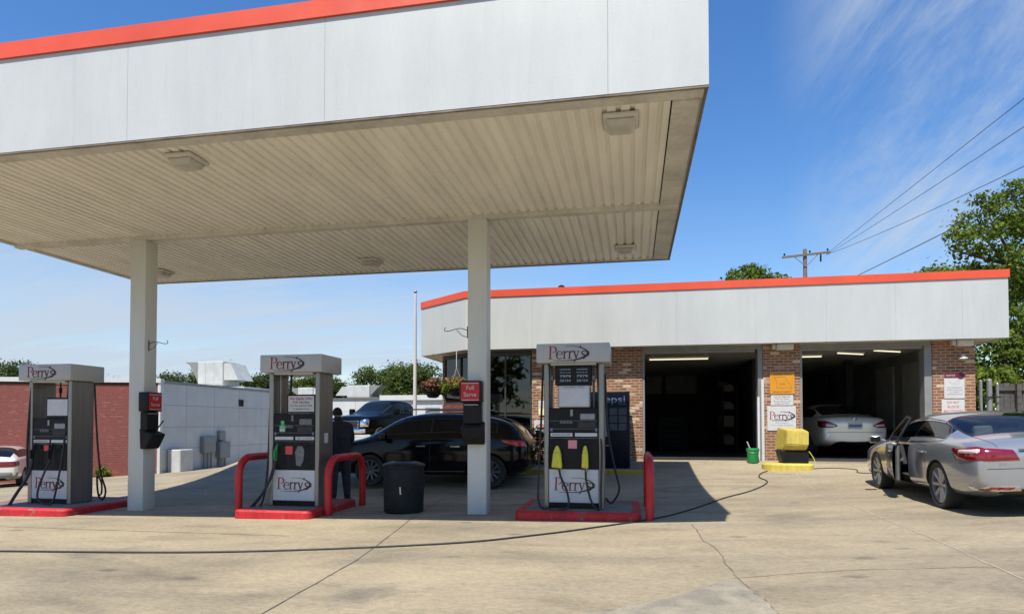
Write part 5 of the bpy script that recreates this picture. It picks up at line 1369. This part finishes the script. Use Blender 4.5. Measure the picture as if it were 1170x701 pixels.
# ------------------------------------------------------------------ buildings and things on the left and behind
def left_buildings():
    T = thing('brick_building', 'long red brick building with a white roof edge at the left', 'building', (-26, 23, -1.0))
    A = Vector((-34.0, 19.25)); B = Vector((-20.15, 24.1)); d = (B - A).normalized(); nn = Vector((-d.y, d.x)); L = (B - A).length
    def bx(m, a, b_, t0, t1, z0, z1):
        q = [A + d * a + nn * t0, A + d * b_ + nn * t0, A + d * b_ + nn * t1, A + d * a + nn * t1]
        m.hexa([(p.x, p.y, z0) for p in q], [(p.x, p.y, z1) for p in q])
    m = MB(T); bx(m, 0, L - .12, 0, .3, -2.2, 3.2); m.build('wall', M['redbrick'], T)
    m = MB(T); bx(m, -.1, L + .02, -.08, .34, 3.28, 3.47); m.build('coping', M['whitepaint'], T)
    m = MB(T); bx(m, 0, L - .1, -.03, .3, 3.203, 3.277); m.build('fascia_board', M['softblack'], T)
    m = MB(T); bx(m, L - .115, L, -.03, .3, -1.2, 3.275); m.build('corner_trim', M['whitepaint'], T)
    m = MB(T); bx(m, 0, L, .35, 14, 3.25, 3.30); m.build('roof', M['roof'], T)
    G = thing('grey_building', 'grey panelled flat roofed building beside the red brick building', 'building', (-20.4, 28, -.6))
    m = MB(G); m.box(-20.6, -20.3, 24.35, 33.2, -1.4, 3.28); m.box(-27, -20.61, 32.9, 33.2, -1.4, 3.28); m.build('wall', M['greypanel'], G)
    m = MB(G); m.box(-20.63, -20.27, 24.33, 33.23, 3.283, 3.40); m.build('roof_edge', M['elbox'], G)
    m = MB(G); m.box(-27, -20.64, 29.5, 33.2, 3.2, 3.27); m.build('roof', M['roof'], G)
    m = MB(G); m.box(-20.298, -20.27, 29.85, 30.24, 2.42, 2.77); m.build('vent', M['softblack'], G)
    # electric boxes on the grey wall
    def ebox(y0, y1, z0, z1, lab, dx=.22):
        E_ = thing('electric_box', lab, 'electric box', (-20.298, (y0 + y1) / 2, z0), 0, 'electric boxes along the grey wall')
        m = MB(E_); m.box(-20.296, -20.296 + dx, y0, y1, z0, z1, .02); b = m.build('cabinet', M['elbox'], E_)
        m = MB(E_); m.box(-20.295 + dx, -20.285 + dx, y0 + .06, y1 - .06, z0 + .08, z1 - .08, .004); m.build('door', M['elbox'], E_)
        g = gz(-20, y0)
        if z0 > g + .15:
            m = MB(E_)
            for y in (y0 + .18, (y0 + y1) / 2, y1 - .18): m.tube([(-20.20, y, g - .1), (-20.20, y, z0 + .01)], .045, 8)
            m.build('conduit', M['elbox'], E_)
    ebox(26.85, 27.75, .10, .90, 'large grey electric cabinet on pipes against the grey wall')
    ebox(28.0, 28.8, -.2, .62, 'lower grey electric cabinet on pipes, right of the large one on the grey wall', .28)
    ebox(28.1, 28.55, .68, 1.15, 'small round edged meter box above the lower cabinet on the grey wall', .18)
    m = MB((-19.9, 25.1, -.66)); m.box(-20.25, -19.6, 24.65, 25.5, -.75, .36, .03); T2 = m.build('utility_cabinet', M['hvac']); tag(T2, 'pale low utility cabinet on the ground at the corner of the brick and grey buildings', 'utility box')
    # white porch at the far end
    T3 = thing('porch', 'white porch roof on a thin post at the far end of the grey building', 'porch', (-21.2, 34.4, -.4))
    m = MB(T3); m.box(-22.6, -20.9, 33.6, 35.2, 2.62, 2.85); m.box(-22.65, -20.85, 33.55, 35.25, 2.95, 3.10); m.box(-22.6, -20.9, 33.6, 35.2, 2.853, 2.947); m.build('porch_roof', M['whitepaint'], T3)
    m = MB(T3); m.box(-21.1, -20.98, 34.2, 34.32, -.8, 2.618); m.build('porch_post', M['whitepaint'], T3)
    # rooftop units
    def hvac(x, y, z, w, dp, h, lab, flip=1):
        U = thing('rooftop_unit', lab, 'rooftop unit', (x, y, z), 0, 'rooftop air units')
        m = MB(); m.box(-w / 2, w / 2, -dp / 2, dp / 2, .12, h, .03); m.box(-w / 2 + .1, w / 2 - .1, -dp / 2 + .1, dp / 2 - .1, 0, .118); m.build('casing', M['hvac'], U)
        m = MB(); a = flip * (-w / 2 - .004); b_ = flip * (-w / 2 - .95)
        P = [(a, h - .02), (b_, h - .02), (b_ + flip * .30, h - .18), (a, .25)]
        m.prism(P, lambda u, v, dd: (u, dd, v), -dp / 2 + .1, dp / 2 - .1); m.build('intake_hood', M['hvacin'], U)
        m = MB(); a = flip * (w / 2 + .004); b_ = flip * (w / 2 + 1.0)
        P = [(a, h * .92), (b_ - flip * .55, h * .92), (b_, h * .28), (a, h * .28)]
        m.prism(P, lambda u, v, dd: (u, dd, v), -dp / 2 + .08, dp / 2 - .08); m.build('exhaust_hood', M['hvac'], U)
        m = MB(); 
        for k in range(3): m.box(-w / 2 + w * k / 3 + .03, -w / 2 + w * (k + 1) / 3 - .03, -dp / 2 - .012, -dp / 2 - .002, .2, h - .08, .004)
        m.build('access_panel', M['hvac'], U)
    hvac(-25.6, 35.6, 3.75, 1.75, 1.7, 1.6, 'large pale rooftop unit with slanted hoods above the grey building')
    m = MB((-25, 36, 3.0)); m.box(-29, -22.5, 33.6, 38.5, -1, 3.7); tag(m.build('annex', M['greypanel']), 'low grey flat roofed annex behind the grey building carrying the rooftop unit', 'building')
    # long low building behind
    W = thing('low_building', 'long low grey building with a white roof edge behind the black pickup', 'building', (-20, 46, .5))
    m = MB(W); m.box(-30, -12.6, 44.5, 54, -.5, 3.35); m.build('wall', M['greypanel'], W)
    m = MB(W); m.box(-30.1, -12.5, 44.4, 54.1, 3.353, 3.44); m.build('roof', M['roof'], W)
    m = MB(W); m.box(-18.5, -12.45, 44.3, 44.39, 3.25, 3.62); m.build('white_edge', M['whitepaint'], W)
    for x in (-24.2, -15.0, -17.2):
        m = MB(W); m.box(x, x + 1.1, 44.46, 44.495, .55, 2.7); m.build('door', M['elbox'], W)
    hvac(-21.3, 47.5, 3.44, 1.9, 1.6, 1.1, 'wide pale rooftop unit above the black pickup on the low building', -1)
    hvac(-25.6, 47.0, 3.44, 1.3, 1.4, .95, 'small white rooftop unit seen past the right edge of the middle pump')
    # flag pole
    F = thing('flagpole', 'tall white pole left of the service station corner', 'pole', (-6.75, 19.0, gz(-6.75, 19)))
    m = MB(F); m.tube([(-6.75, 19, .4), (-6.75, 19, 3.2), (-6.75, 19, 5.62)], [.065, .055, .04], 12); m.build('shaft', M['whitepaint'], F)
    m = MB(F); m.lathe([(.01, -.06), (.05, -.03), (.06, 0), (.05, .03), (.01, .06)], 12, c=(-6.75, 19, 5.68)); m.build('finial', M['galv'], F)
left_buildings()

# ------------------------------------------------------------------ plants
def leaves(blobs, n, size, seed, clump=.5, per=22, gap=1.0):
    """leaf rhombs gathered in clumps through the ellipsoid volumes"""
    rng = np.random.default_rng(seed); bl = np.array(blobs, float); vol = (bl[:, 3] * bl[:, 4] * bl[:, 5]) ** .75; pr_ = vol / vol.sum()
    nc = max(1, n // per); k = rng.choice(len(bl), nc, p=pr_)
    d = rng.normal(size=(nc, 3)); d /= np.linalg.norm(d, axis=1)[:, None]
    r = rng.random(nc) ** (1 / 2.2); r = .35 + .65 * r
    cen = bl[k, :3] + d * r[:, None] * bl[k, 3:6]
    cs = clump * rng.uniform(.5, 1.3, nc)
    idx = np.repeat(np.arange(nc), per)
    off = rng.normal(size=(len(idx), 3)) * cs[idx][:, None] * np.array([1, 1, .6]) * .55
    p = cen[idx] + off
    out = off + .6 * d[idx] * cs[idx][:, None]; out /= (np.linalg.norm(out, axis=1)[:, None] + 1e-6)
    nrm = out * .7 + rng.normal(size=out.shape) * .55 + np.array([0, 0, .45]); nrm /= np.linalg.norm(nrm, axis=1)[:, None]
    t = np.cross(nrm, rng.normal(size=nrm.shape)); t /= np.linalg.norm(t, axis=1)[:, None]; b = np.cross(nrm, t)
    s = size * rng.uniform(.6, 1.35, len(p))[:, None]
    V = np.stack([p - t * s, p + b * s * .55 + nrm * s * .12, p + t * s, p - b * s * .55 + nrm * s * .12], 1).reshape(-1, 3)
    F = np.arange(len(V)).reshape(-1, 4)
    me = bpy.data.meshes.new('crown'); me.from_pydata(V.tolist(), [], F.tolist()); return me
def tree(name, lab, loc, blobs, n, size, mt, trunk_r, trunk_h, seed, group=None, clump=.5, per=22, limbs=6, cat='tree'):
    T = thing(name, lab, cat, loc, 0, group)
    link('crown', leaves(blobs, n, size, seed, clump, per), mt, T)
    rnd = random.Random(seed); m = MB()
    m.tube([(0, 0, -.3), (.03, .02, trunk_h * .3), (-.04, .05, trunk_h * .7), (.05, 0, trunk_h)], [trunk_r * 1.3, trunk_r, trunk_r * .75, trunk_r * .45], 9)
    for i in range(limbs):
        b = blobs[i % len(blobs)]; z0 = trunk_h * rnd.uniform(.35, .95)
        e = Vector(b[:3]) + Vector([rnd.uniform(-.6, .6) * b[3], rnd.uniform(-.6, .6) * b[4], rnd.uniform(-.2, .6) * b[5]])
        s = Vector((0, 0, z0)); mid = s.lerp(e, .5) + Vector((rnd.uniform(-.2, .2), rnd.uniform(-.2, .2), rnd.uniform(.0, .4)))
        m.tube([s, mid, e], [trunk_r * .42, trunk_r * .26, trunk_r * .08], 6)
    m.build('trunk', M['bark'], T)
    return T
# tall tree right of the building
tree('tall_tree', 'tall bright green tree with open branches rising right of the service station', (13.9, 24.6, .58),
     [(-1.9, -.2, 7.6, 1.3, 1.2, .8), (-.6, .2, 8.4, 1.5, 1.4, .9), (.9, 0, 9.0, 1.6, 1.5, .8), (2.6, .2, 8.3, 1.8, 1.6, 1.2), (-1.2, -.3, 6.2, 1.3, 1.3, .8), (.6, -.4, 6.6, 1.7, 1.5, 1.1), (2.6, -.2, 6.3, 1.9, 1.6, 1.3), (-.2, .2, 4.9, 1.7, 1.5, 1.0), (2.2, 0, 4.6, 2.0, 1.7, 1.2), (-2.6, 0, 7.0, .6, .6, .35)],
     30000, .075, M['leafA'], .26, 7.6, 11, clump=.36, per=40, limbs=16)
tree('hedge_tree', 'dense dark green tree behind the wooden fence, right of the building', (11.6, 22.6, .58),
     [(-.4, 0, 3.0, 1.6, 1.2, 1.4), (1.4, .2, 3.4, 1.8, 1.3, 1.5), (3.4, 0, 3.1, 1.8, 1.3, 1.6), (.6, -.2, 1.7, 2.0, 1.2, 1.0), (3.0, -.1, 1.6, 2.0, 1.2, 1.1), (-1.2, .3, 2.0, 1.0, 1.0, 1.3)],
     26000, .07, M['leafB'], .14, 3.2, 12, clump=.38, per=40, limbs=8)
tree('yellow_green_shrub', 'lighter yellow green shrub low beside the fence posts', (9.75, 20.6, .58), [(0, 0, 2.35, .55, .4, .35), (.5, 0, 2.2, .5, .4, .35), (-.3, 0, 1.8, .6, .4, .5)], 1500, .09, M['leafA'], .04, 1.9, 13, clump=.25, per=20, limbs=4, cat='shrub')
# tree tops over the roof
tree('roof_line_tree', 'tree top showing above the roof between the canopy and the utility pole', (8.0, 47, .58), [(0, 0, 10.9, 1.6, 1.5, 1.2), (-1.4, 0, 10.2, 1.2, 1.2, .9), (1.6, 0, 10.4, 1.3, 1.2, .9)], 5000, .15, M['leafB'], .3, 10, 14, 'tree tops behind the station roof', .5, 20)
tree('roof_line_tree', 'low tree top just above the roof stripe near the right end of the station', (21.8, 49.8, .58), [(0, 0, 11.3, 2.0, 1.5, .9), (-1.8, 0, 11.0, 1.2, 1.2, .7), (2.2, 0, 11.2, 1.4, 1.2, 1.0), (4.5, 0, 11, 2, 1.3, 1.4)], 6000, .15, M['leafA'], .3, 10, 15, 'tree tops behind the station roof', .5, 20)
# row of trees far left
BG = [(-72, 62, 9.0, 5.2, 'broad tree top above the brick building at the far left'), (-62, 65, 6.9, 4.2, 'low tree beyond the brick building, right of the leftmost pump sign'),
      (-55, 66, 7.6, 3.6, 'tree behind the left column, left of the big rooftop unit'), (-48.5, 67, 8.4, 3.6, 'tree top peeking over the big rooftop unit'), (-43, 68, 7.4, 3.5, 'tree right of the big rooftop unit, left of the middle pump'),
      (-38, 69, 7.3, 3.0, 'tree seen through the open top of the middle pump'), (-34, 70, 6.7, 3.0, 'low tree just right of the middle pump sign'), (-29.5, 70.5, 8.2, 4.0, 'rounded tree above the black pickup'),
      (-25.2, 71, 6.6, 2.4, 'small tree left of the white pole'), (-22.0, 60, 7.6, 3.2, 'tree between the white pole and the station corner')]
for i, (x, y, top, w, lab) in enumerate(BG):
    rnd = random.Random(100 + i)
    bl = [(rnd.uniform(-.65, .65) * w, rnd.uniform(-1, 1), top * rnd.uniform(.45, .86), w * rnd.uniform(.35, .6), w * .45, top * .14) for _ in range(7)] + [(rnd.uniform(-.7, .7) * w, rnd.uniform(-1, 1), top * rnd.uniform(.72, .95), w * rnd.uniform(.3, .5), w * .4, top * .11) for _ in range(6)] + [(0, 0, top * .45, w, w * .6, top * .3), (0, 0, top - 1.3, w * .45, w * .4, 1.1)]
    tree('background_tree', lab, (x, y, 0), bl, 9000, .15, M['leafC'] if i % 2 else M['leafD'], .28, top * .6, 200 + i, 'trees along the far left skyline', .7, 20, 5)
def treeline():
    bl = []; rnd = random.Random(5)
    for i in range(46): bl.append((-95 + i * 2.2 + rnd.uniform(-1, 1), 82 + rnd.uniform(-3, 3) + i * .25, rnd.uniform(3.4, 6.2), rnd.uniform(2, 3.4), 2, rnd.uniform(1.6, 2.4)))
    for i in range(40): bl.append((22 + i * 2.4 + rnd.uniform(-1, 1), 92 - i * 1.1 + rnd.uniform(-3, 3), rnd.uniform(3.0, 5.6), rnd.uniform(2, 3.4), 2, rnd.uniform(1.6, 2.4)))
    o = link('woodland', leaves(bl, 44000, .24, 77, .8, 26), M['leafC']); tag(o, kind='stuff')
treeline()
# trees across the road behind the photographer (mirrored in the shop windows)
for i, (x, y) in enumerate(((-15, -26), (-5, -30), (6, -27))):
    rnd = random.Random(i + 40)
    bl = [(rnd.uniform(-2.5, 2.5), rnd.uniform(-2, 2), rnd.uniform(4, 9), rnd.uniform(1.6, 2.6), 2, 1.6) for _ in range(8)]
    tree('street_tree', ['street tree across the road mirrored in the left part of the shop window', 'street tree across the road mirrored in the middle of the shop window', 'street tree across the road behind the photographer to the right'][i], (x, y, 0), bl, 2600, .3, M['leafB'], .25, 6, 300 + i, 'street trees across the road', .6, 20, 6)

def shrub(name, lab, loc, w, h, n, mt, fl=None, seed=0, group=None, cat='shrub'):
    T = thing(name, lab, cat, loc, 0, group)
    link('foliage', leaves([(0, 0, h * .55, w, w * .7, h * .45), (-w * .4, 0, h * .4, w * .6, w * .5, h * .35), (w * .4, 0, h * .45, w * .6, w * .5, h * .4)], n, .045, seed, .10, 14), mt, T)
    if fl: link('blossom', leaves([(0, -.08, h * .65, w * 1.02, w * .7, h * .42)], max(60, n // 9), .028, seed + 1, .06, 6), fl, T)
    m = MB(); rnd = random.Random(seed)
    for k in range(6): m.tube([(rnd.uniform(-.06, .06), rnd.uniform(-.05, .05), -.02), (rnd.uniform(-.6, .6) * w, rnd.uniform(-.4, .4) * w, h * .7)], [.012, .005], 5)
    m.build('stems', M['bark'], T)
    return T
shrub('flower_bed_shrub', 'reddish leaved flowering shrub below the pier poster at the shop front', (-2.55, 16.35, .40), .42, 1.0, 1500, M['leafR'], M['flower'], 31, 'shrubs along the shop front')
shrub('flower_bed_shrub', 'green flowering shrub hidden partly behind the left side of the right pump', (-1.75, 16.4, .40), .40, .75, 1200, M['leafB'], M['flower'], 33, 'shrubs along the shop front')
shrub('flower_bed_shrub', 'dark shrub under the shop window behind the black crossover', (-3.35, 16.4, .40), .40, .65, 1200, M['leafB'], M['flower'], 35, 'shrubs along the shop front')
def basket(x, y, z, lab, fl, seed):
    T = thing('hanging_basket', lab, 'hanging basket', (x, y, z), 0, 'hanging flower baskets at the station corner')
    link('foliage', leaves([(0, 0, .16, .34, .3, .17), (-.2, 0, .05, .18, .2, .14), (.2, 0, .05, .18, .2, .14)], 900, .045, seed, .10, 12), M['leafR'] if seed % 2 else M['leafA'], T)
    link('blossom', leaves([(0, -.03, .18, .36, .32, .19)], 420, .04, seed + 5, .07, 6), fl, T)
    m = MB(); m.lathe([(.10, -.17), (.16, -.14), (.22, .02), (.225, .04), (.21, .04), (.15, -.12)], 20); m.build('pot', M['softblack'], T)
    m = MB(); top = FB + .0 - z
    for a in (0, 2.1, 4.2): m.tube([(.21 * math.cos(a), .21 * math.sin(a), .04), (0, 0, .62)], .004, 5)
    m.tube([(0, 0, .62), (0, 0, top)], .012 if seed % 2 == 0 else .005, 6); m.build('hanger', M['whitepaint'] if seed % 2 == 0 else M['softblack'], T)
basket(-5.55, 17.12, 2.40, 'hanging basket of orange flowers against the sky at the station corner', M['flower'], 51)
basket(-4.72, 16.62, 2.42, 'hanging basket of yellow and red flowers just left of the full serve sign', M['flowerY'], 52)
def weeds():
    T = thing('weed_clump', 'small yellow green weed clump at the foot of the brick wall', 'weeds', (-22.2, 23.15, gz(-22.2, 23.1)))
    link('foliage', leaves([(0, 0, .28, .22, .12, .25), (.15, 0, .15, .2, .1, .15)], 500, .06, 61, .15, 12), M['leafA'], T)
weeds()

# ------------------------------------------------------------------ fence, pole, wires
def right_side():
    z = .58
    T = thing('gate_post', 'galvanised gate post nearest the brick pier', 'post', (8.92, 18.5, z), 0, 'galvanised gate posts right of the building')
    m = MB(); m.tube([(0, 0, -.1), (0, 0, 2.02)], .042, 10); m.lathe([(.046, 2.02), (.04, 2.05), (.01, 2.075)], 10); m.build('shaft', M['galv'], T)
    T2 = thing('gate_post', 'thick galvanised gate post in the middle of three', 'post', (9.13, 18.52, z), 0, 'galvanised gate posts right of the building')
    m = MB(); m.tube([(0, 0, -.1), (0, 0, 2.04)], .066, 12); m.lathe([(.07, 2.04), (.06, 2.08), (.01, 2.11)], 12); m.build('shaft', M['galv'], T2)
    m = MB(); m.box(-.09, .24, -.09, -.07, 1.60, 1.63); m.box(.07, .10, -.10, -.05, 1.55, 1.70); m.build('latch', M['softblack'], T2)
    T3 = thing('gate_post', 'thin galvanised gate post beside the wooden fence', 'post', (9.34, 18.56, z), 0, 'galvanised gate posts right of the building')
    m = MB(); m.tube([(0, 0, -.1), (0, 0, 1.95)], .034, 10); m.lathe([(.038, 1.95), (.03, 1.98), (.01, 2.0)], 10); m.build('shaft', M['galv'], T3)
    W = thing('wooden_fence', 'weathered grey wooden board fence behind the silver sedan', 'fence', (11, 18.9, z))
    m = MB(W); x = 9.52; rnd = random.Random(3)
    while x < 17.0:
        w = .135; h = 2.0 + rnd.uniform(-.02, .02); m.box(x, x + w, 18.90 + rnd.uniform(-.004, .004), 18.92 + rnd.uniform(-.001, .004), z - .05, z + h); x += w + .012
    m.build('boards', M['wood'], W)
    for zz in (z + .35, z + 1.25, z + 1.80):
        m = MB(W); m.box(9.5, 17, 18.85, 18.893, zz, zz + .09); m.build('rail', M['wood'], W)
    for x in (9.9, 12.3, 14.7):
        m = MB(W); m.box(x, x + .10, 18.75, 18.847, z - .1, z + 1.98); m.build('post', M['wood'], W)
    # utility pole and wires
    def upole(x, y, lab, h=12.9):
        T = thing('utility_pole', lab, 'utility pole', (x, y, .5), R(8), 'wooden utility poles')
        m = MB(); m.tube([(0, 0, -.5), (0, 0, h * .5), (0, 0, h - .3)], [.19, .16, .12], 10); m.build('shaft', M['polewood'], T)
        m = MB(); m.hexa([(-1.55, -.22, h - .95), (1.55, -.22, h - .62), (1.55, -.125, h - .62), (-1.55, -.125, h - .95)], [(-1.55, -.22, h - .82), (1.55, -.22, h - .49), (1.55, -.125, h - .49), (-1.55, -.125, h - .82)]); m.build('crossarm', M['polewood'], T)
        m = MB(); m.tube([(-.75, -.17, h - .85), (0, -.15, h - 1.5)], .03, 6); m.tube([(.75, -.17, h - .72), (0, -.15, h - 1.5)], .03, 6); m.build('brace', M['galv'], T)
        for xx in (-1.4, .25, 1.4):
            m = MB(); m.lathe([(.02, 0), (.02, .05), (.055, .06), (.065, .10), (.05, .13), (.06, .16), (.03, .20)], 10, c=(xx, -.17, h - .66 + .106 * xx)); m.build('insulator', M['softblack'], T)
        m = MB(); m.lathe([(.05, -.25), (.06, -.2), (.06, .18), (.02, .25)], 10, c=(.95, -.17, h - .93)); m.build('fuse_cutout', M['softblack'], T)
        return T
    upole(11.28, 44.7, 'wooden utility pole with a crossarm standing behind the station roof')
    def wire(name, a, b_, sag, lab, r=.012):
        a, b_ = Vector(a), Vector(b_); m = MB(a); n = 28
        pts = [a.lerp(b_, i / n) - Vector((0, 0, sag * 4 * (i / n) * (1 - i / n))) for i in range(n + 1)]
        m.tube(pts, r, 6); tag(m.build(name, M['wire'], ang=60), lab, 'wire', 'overhead wires at the right')
    return wire
wire = right_side()
P2 = (11.66, 13.2)
wire('overhead_wire', (12.66, 44.86, 12.75), (11.66, 13.2, 11.1), .0, 'uppermost of the overhead wires running from the crossarm over the tree')
wire('overhead_wire', (12.60, 44.84, 12.66), (11.66, 13.2, 10.05), .12, 'second overhead wire down, running from the right end of the crossarm')
wire('overhead_wire', (12.66, 44.86, 12.70), (11.66, 13.2, 8.5), .25, 'third overhead wire down, sagging from the crossarm to the right')
wire('overhead_wire', (11.3, 44.6, 9.7), (11.66, 13.2, 8.1), .1, 'lowest and thickest overhead cable, ending behind the station roof', .018)
m = MB((P2[0], P2[1], .4)); m.tube([(P2[0] + .15, P2[1], .2), (P2[0] + .15, P2[1], 11.6)], [.17, .12], 10)
for z in (11.1, 10.05, 8.5, 8.1): m.box(P2[0] - .1, P2[0] + .1, P2[1] - .12, P2[1] + .05, z - .05, z + .04)
tag(m.build('utility_pole', M['polewood']), 'wooden utility pole outside the right edge carrying the near ends of the wires', 'utility pole', 'wooden utility poles')

# ------------------------------------------------------------------ sky, sun, camera
SUN = Vector((.5, 2.71, -4.85)).normalized()
elev = math.asin(-SUN.z); az = math.atan2(-SUN.x, -SUN.y)     # direction to the sun, from +Y towards +X
w = bpy.data.worlds.new('World'); scene.world = w; w.use_nodes = True
nt = w.node_tree; bg = nt.nodes['Background']
sky = nt.nodes.new('ShaderNodeTexSky'); sky.sky_type = 'NISHITA'; sky.sun_disc = False
sky.sun_elevation = elev; sky.sun_rotation = az; sky.air_density = 1.3; sky.dust_density = .3; sky.ozone_density = 5.5; sky.altitude = 150
hs = nt.nodes.new('ShaderNodeHueSaturation'); hs.inputs['Saturation'].default_value = 1.22; hs.inputs['Hue'].default_value = .507; hs.inputs['Value'].default_value = 1.0
nt.links.new(sky.outputs[0], hs.inputs['Color'])
tc = nt.nodes.new('ShaderNodeTexCoord'); sp = nt.nodes.new('ShaderNodeSeparateXYZ'); nt.links.new(tc.outputs['Generated'], sp.inputs[0])
def mth(op, a, b=None, c=None):
    n = nt.nodes.new('ShaderNodeMath'); n.operation = op
    for i, v in enumerate((a, b, c)):
        if v is None: continue
        if isinstance(v, (int, float)): n.inputs[i].default_value = v
        else: nt.links.new(v, n.inputs[i])
    return n.outputs[0]
zz = mth('MAXIMUM', mth('ADD', sp.outputs[2], .12), .02)
cx = mth('DIVIDE', sp.outputs[0], zz); cy = mth('DIVIDE', sp.outputs[1], zz)
cb = nt.nodes.new('ShaderNodeCombineXYZ'); nt.links.new(cx, cb.inputs[0]); nt.links.new(cy, cb.inputs[1])
def cloud_noise(scale, rot, loc, detail, rough, dist, st):
    mp = nt.nodes.new('ShaderNodeMapping'); mp.inputs['Rotation'].default_value = (0, 0, R(rot)); mp.inputs['Location'].default_value = loc; mp.inputs['Scale'].default_value = st
    nt.links.new(cb.outputs[0], mp.inputs[0]); n = nt.nodes.new('ShaderNodeTexNoise'); n.inputs['Scale'].default_value = scale; n.inputs['Detail'].default_value = detail
    n.inputs['Roughness'].default_value = rough; n.inputs['Distortion'].default_value = dist; nt.links.new(mp.outputs[0], n.inputs['Vector']); return n.outputs[0]
def rmp(x, a, b):
    n = nt.nodes.new('ShaderNodeMapRange'); n.interpolation_type = 'SMOOTHSTEP'; n.inputs[1].default_value = a; n.inputs[2].default_value = b; nt.links.new(x, n.inputs[0]); return n.outputs[0]
def blob(dx, dy, dz, a, b):
    d = Vector((dx, dy, dz)).normalized(); vm = nt.nodes.new('ShaderNodeVectorMath'); vm.operation = 'DOT_PRODUCT'; vm.inputs[1].default_value = d
    nt.links.new(tc.outputs['Generated'], vm.inputs[0]); return rmp(vm.outputs['Value'], a, b)
cir = rmp(cloud_noise(1.5, 35, (3.1, 1.4, 0), 10, .70, 1.1, (1, .30, 1)), .33, .74)
m1 = mth('MAXIMUM', blob(.52, .83, .52, .948, .992), mth('MULTIPLY', blob(.52, .90, .30, .955, .993), 1.0))
cirrus = mth('MULTIPLY', mth('MULTIPLY', cir, m1), .8)
lowm = mth('MULTIPLY', mth('SUBTRACT', 1.0, rmp(sp.outputs[2], .06, .40)), 1.0)
leftm = rmp(mth('SUBTRACT', 0.0, sp.outputs[0]), -.25, .5)
fine_c = rmp(cloud_noise(1.7, 20, (4, 1, 0), 9, .66, .8, (.35, 1.5, 1)), .36, .66)
low = mth('MULTIPLY', mth('MULTIPLY', mth('MULTIPLY', mth('MULTIPLY_ADD', fine_c, .45, .7), rmp(cloud_noise(.55, 12, (0, 2, 0), 8, .62, .6, (.55, 1.2, 1)), .22, .58)), lowm), mth('MULTIPLY_ADD', leftm, .85, .2))
fac = mth('MINIMUM', mth('ADD', cirrus, low), .9)
mx = nt.nodes.new('ShaderNodeMix'); mx.data_type = 'RGBA'; nt.links.new(fac, mx.inputs[0]); nt.links.new(hs.outputs[0], mx.inputs[6]); mx.inputs[7].default_value = (3.4, 3.95, 4.7, 1)
nt.links.new(mx.outputs[2], bg.inputs[0]); bg.inputs[1].default_value = .12

sl = bpy.data.lights.new('sun', 'SUN'); sl.energy = 5.0; sl.angle = R(.5); sl.color = (1, .955, .88)
so = bpy.data.objects.new('sun', sl); col.objects.link(so); so.rotation_euler = SUN.to_track_quat('-Z', 'Y').to_euler(); so.location = (-3, -10, 20)

cam = bpy.data.cameras.new('camera'); co = bpy.data.objects.new('camera', cam); col.objects.link(co)
cam.sensor_width = 36; cam.lens = 722.36 / 1170 * 36; cam.shift_y = (466.9 - 350.5) / 1170; cam.clip_end = 3000; cam.clip_start = .05
co.location = (0, 0, 1.5); co.rotation_euler = (math.pi / 2 + .0235, 0, .189)
scene.camera = co
scene.view_settings.view_transform = 'Standard'; scene.view_settings.look = 'None'; scene.view_settings.gamma = 1
scene.view_settings.use_curve_mapping = False; scene.view_settings.exposure = .5
scene.cycles.use_denoising = True
scene.cycles.max_bounces = 8; scene.cycles.transparent_max_bounces = 12
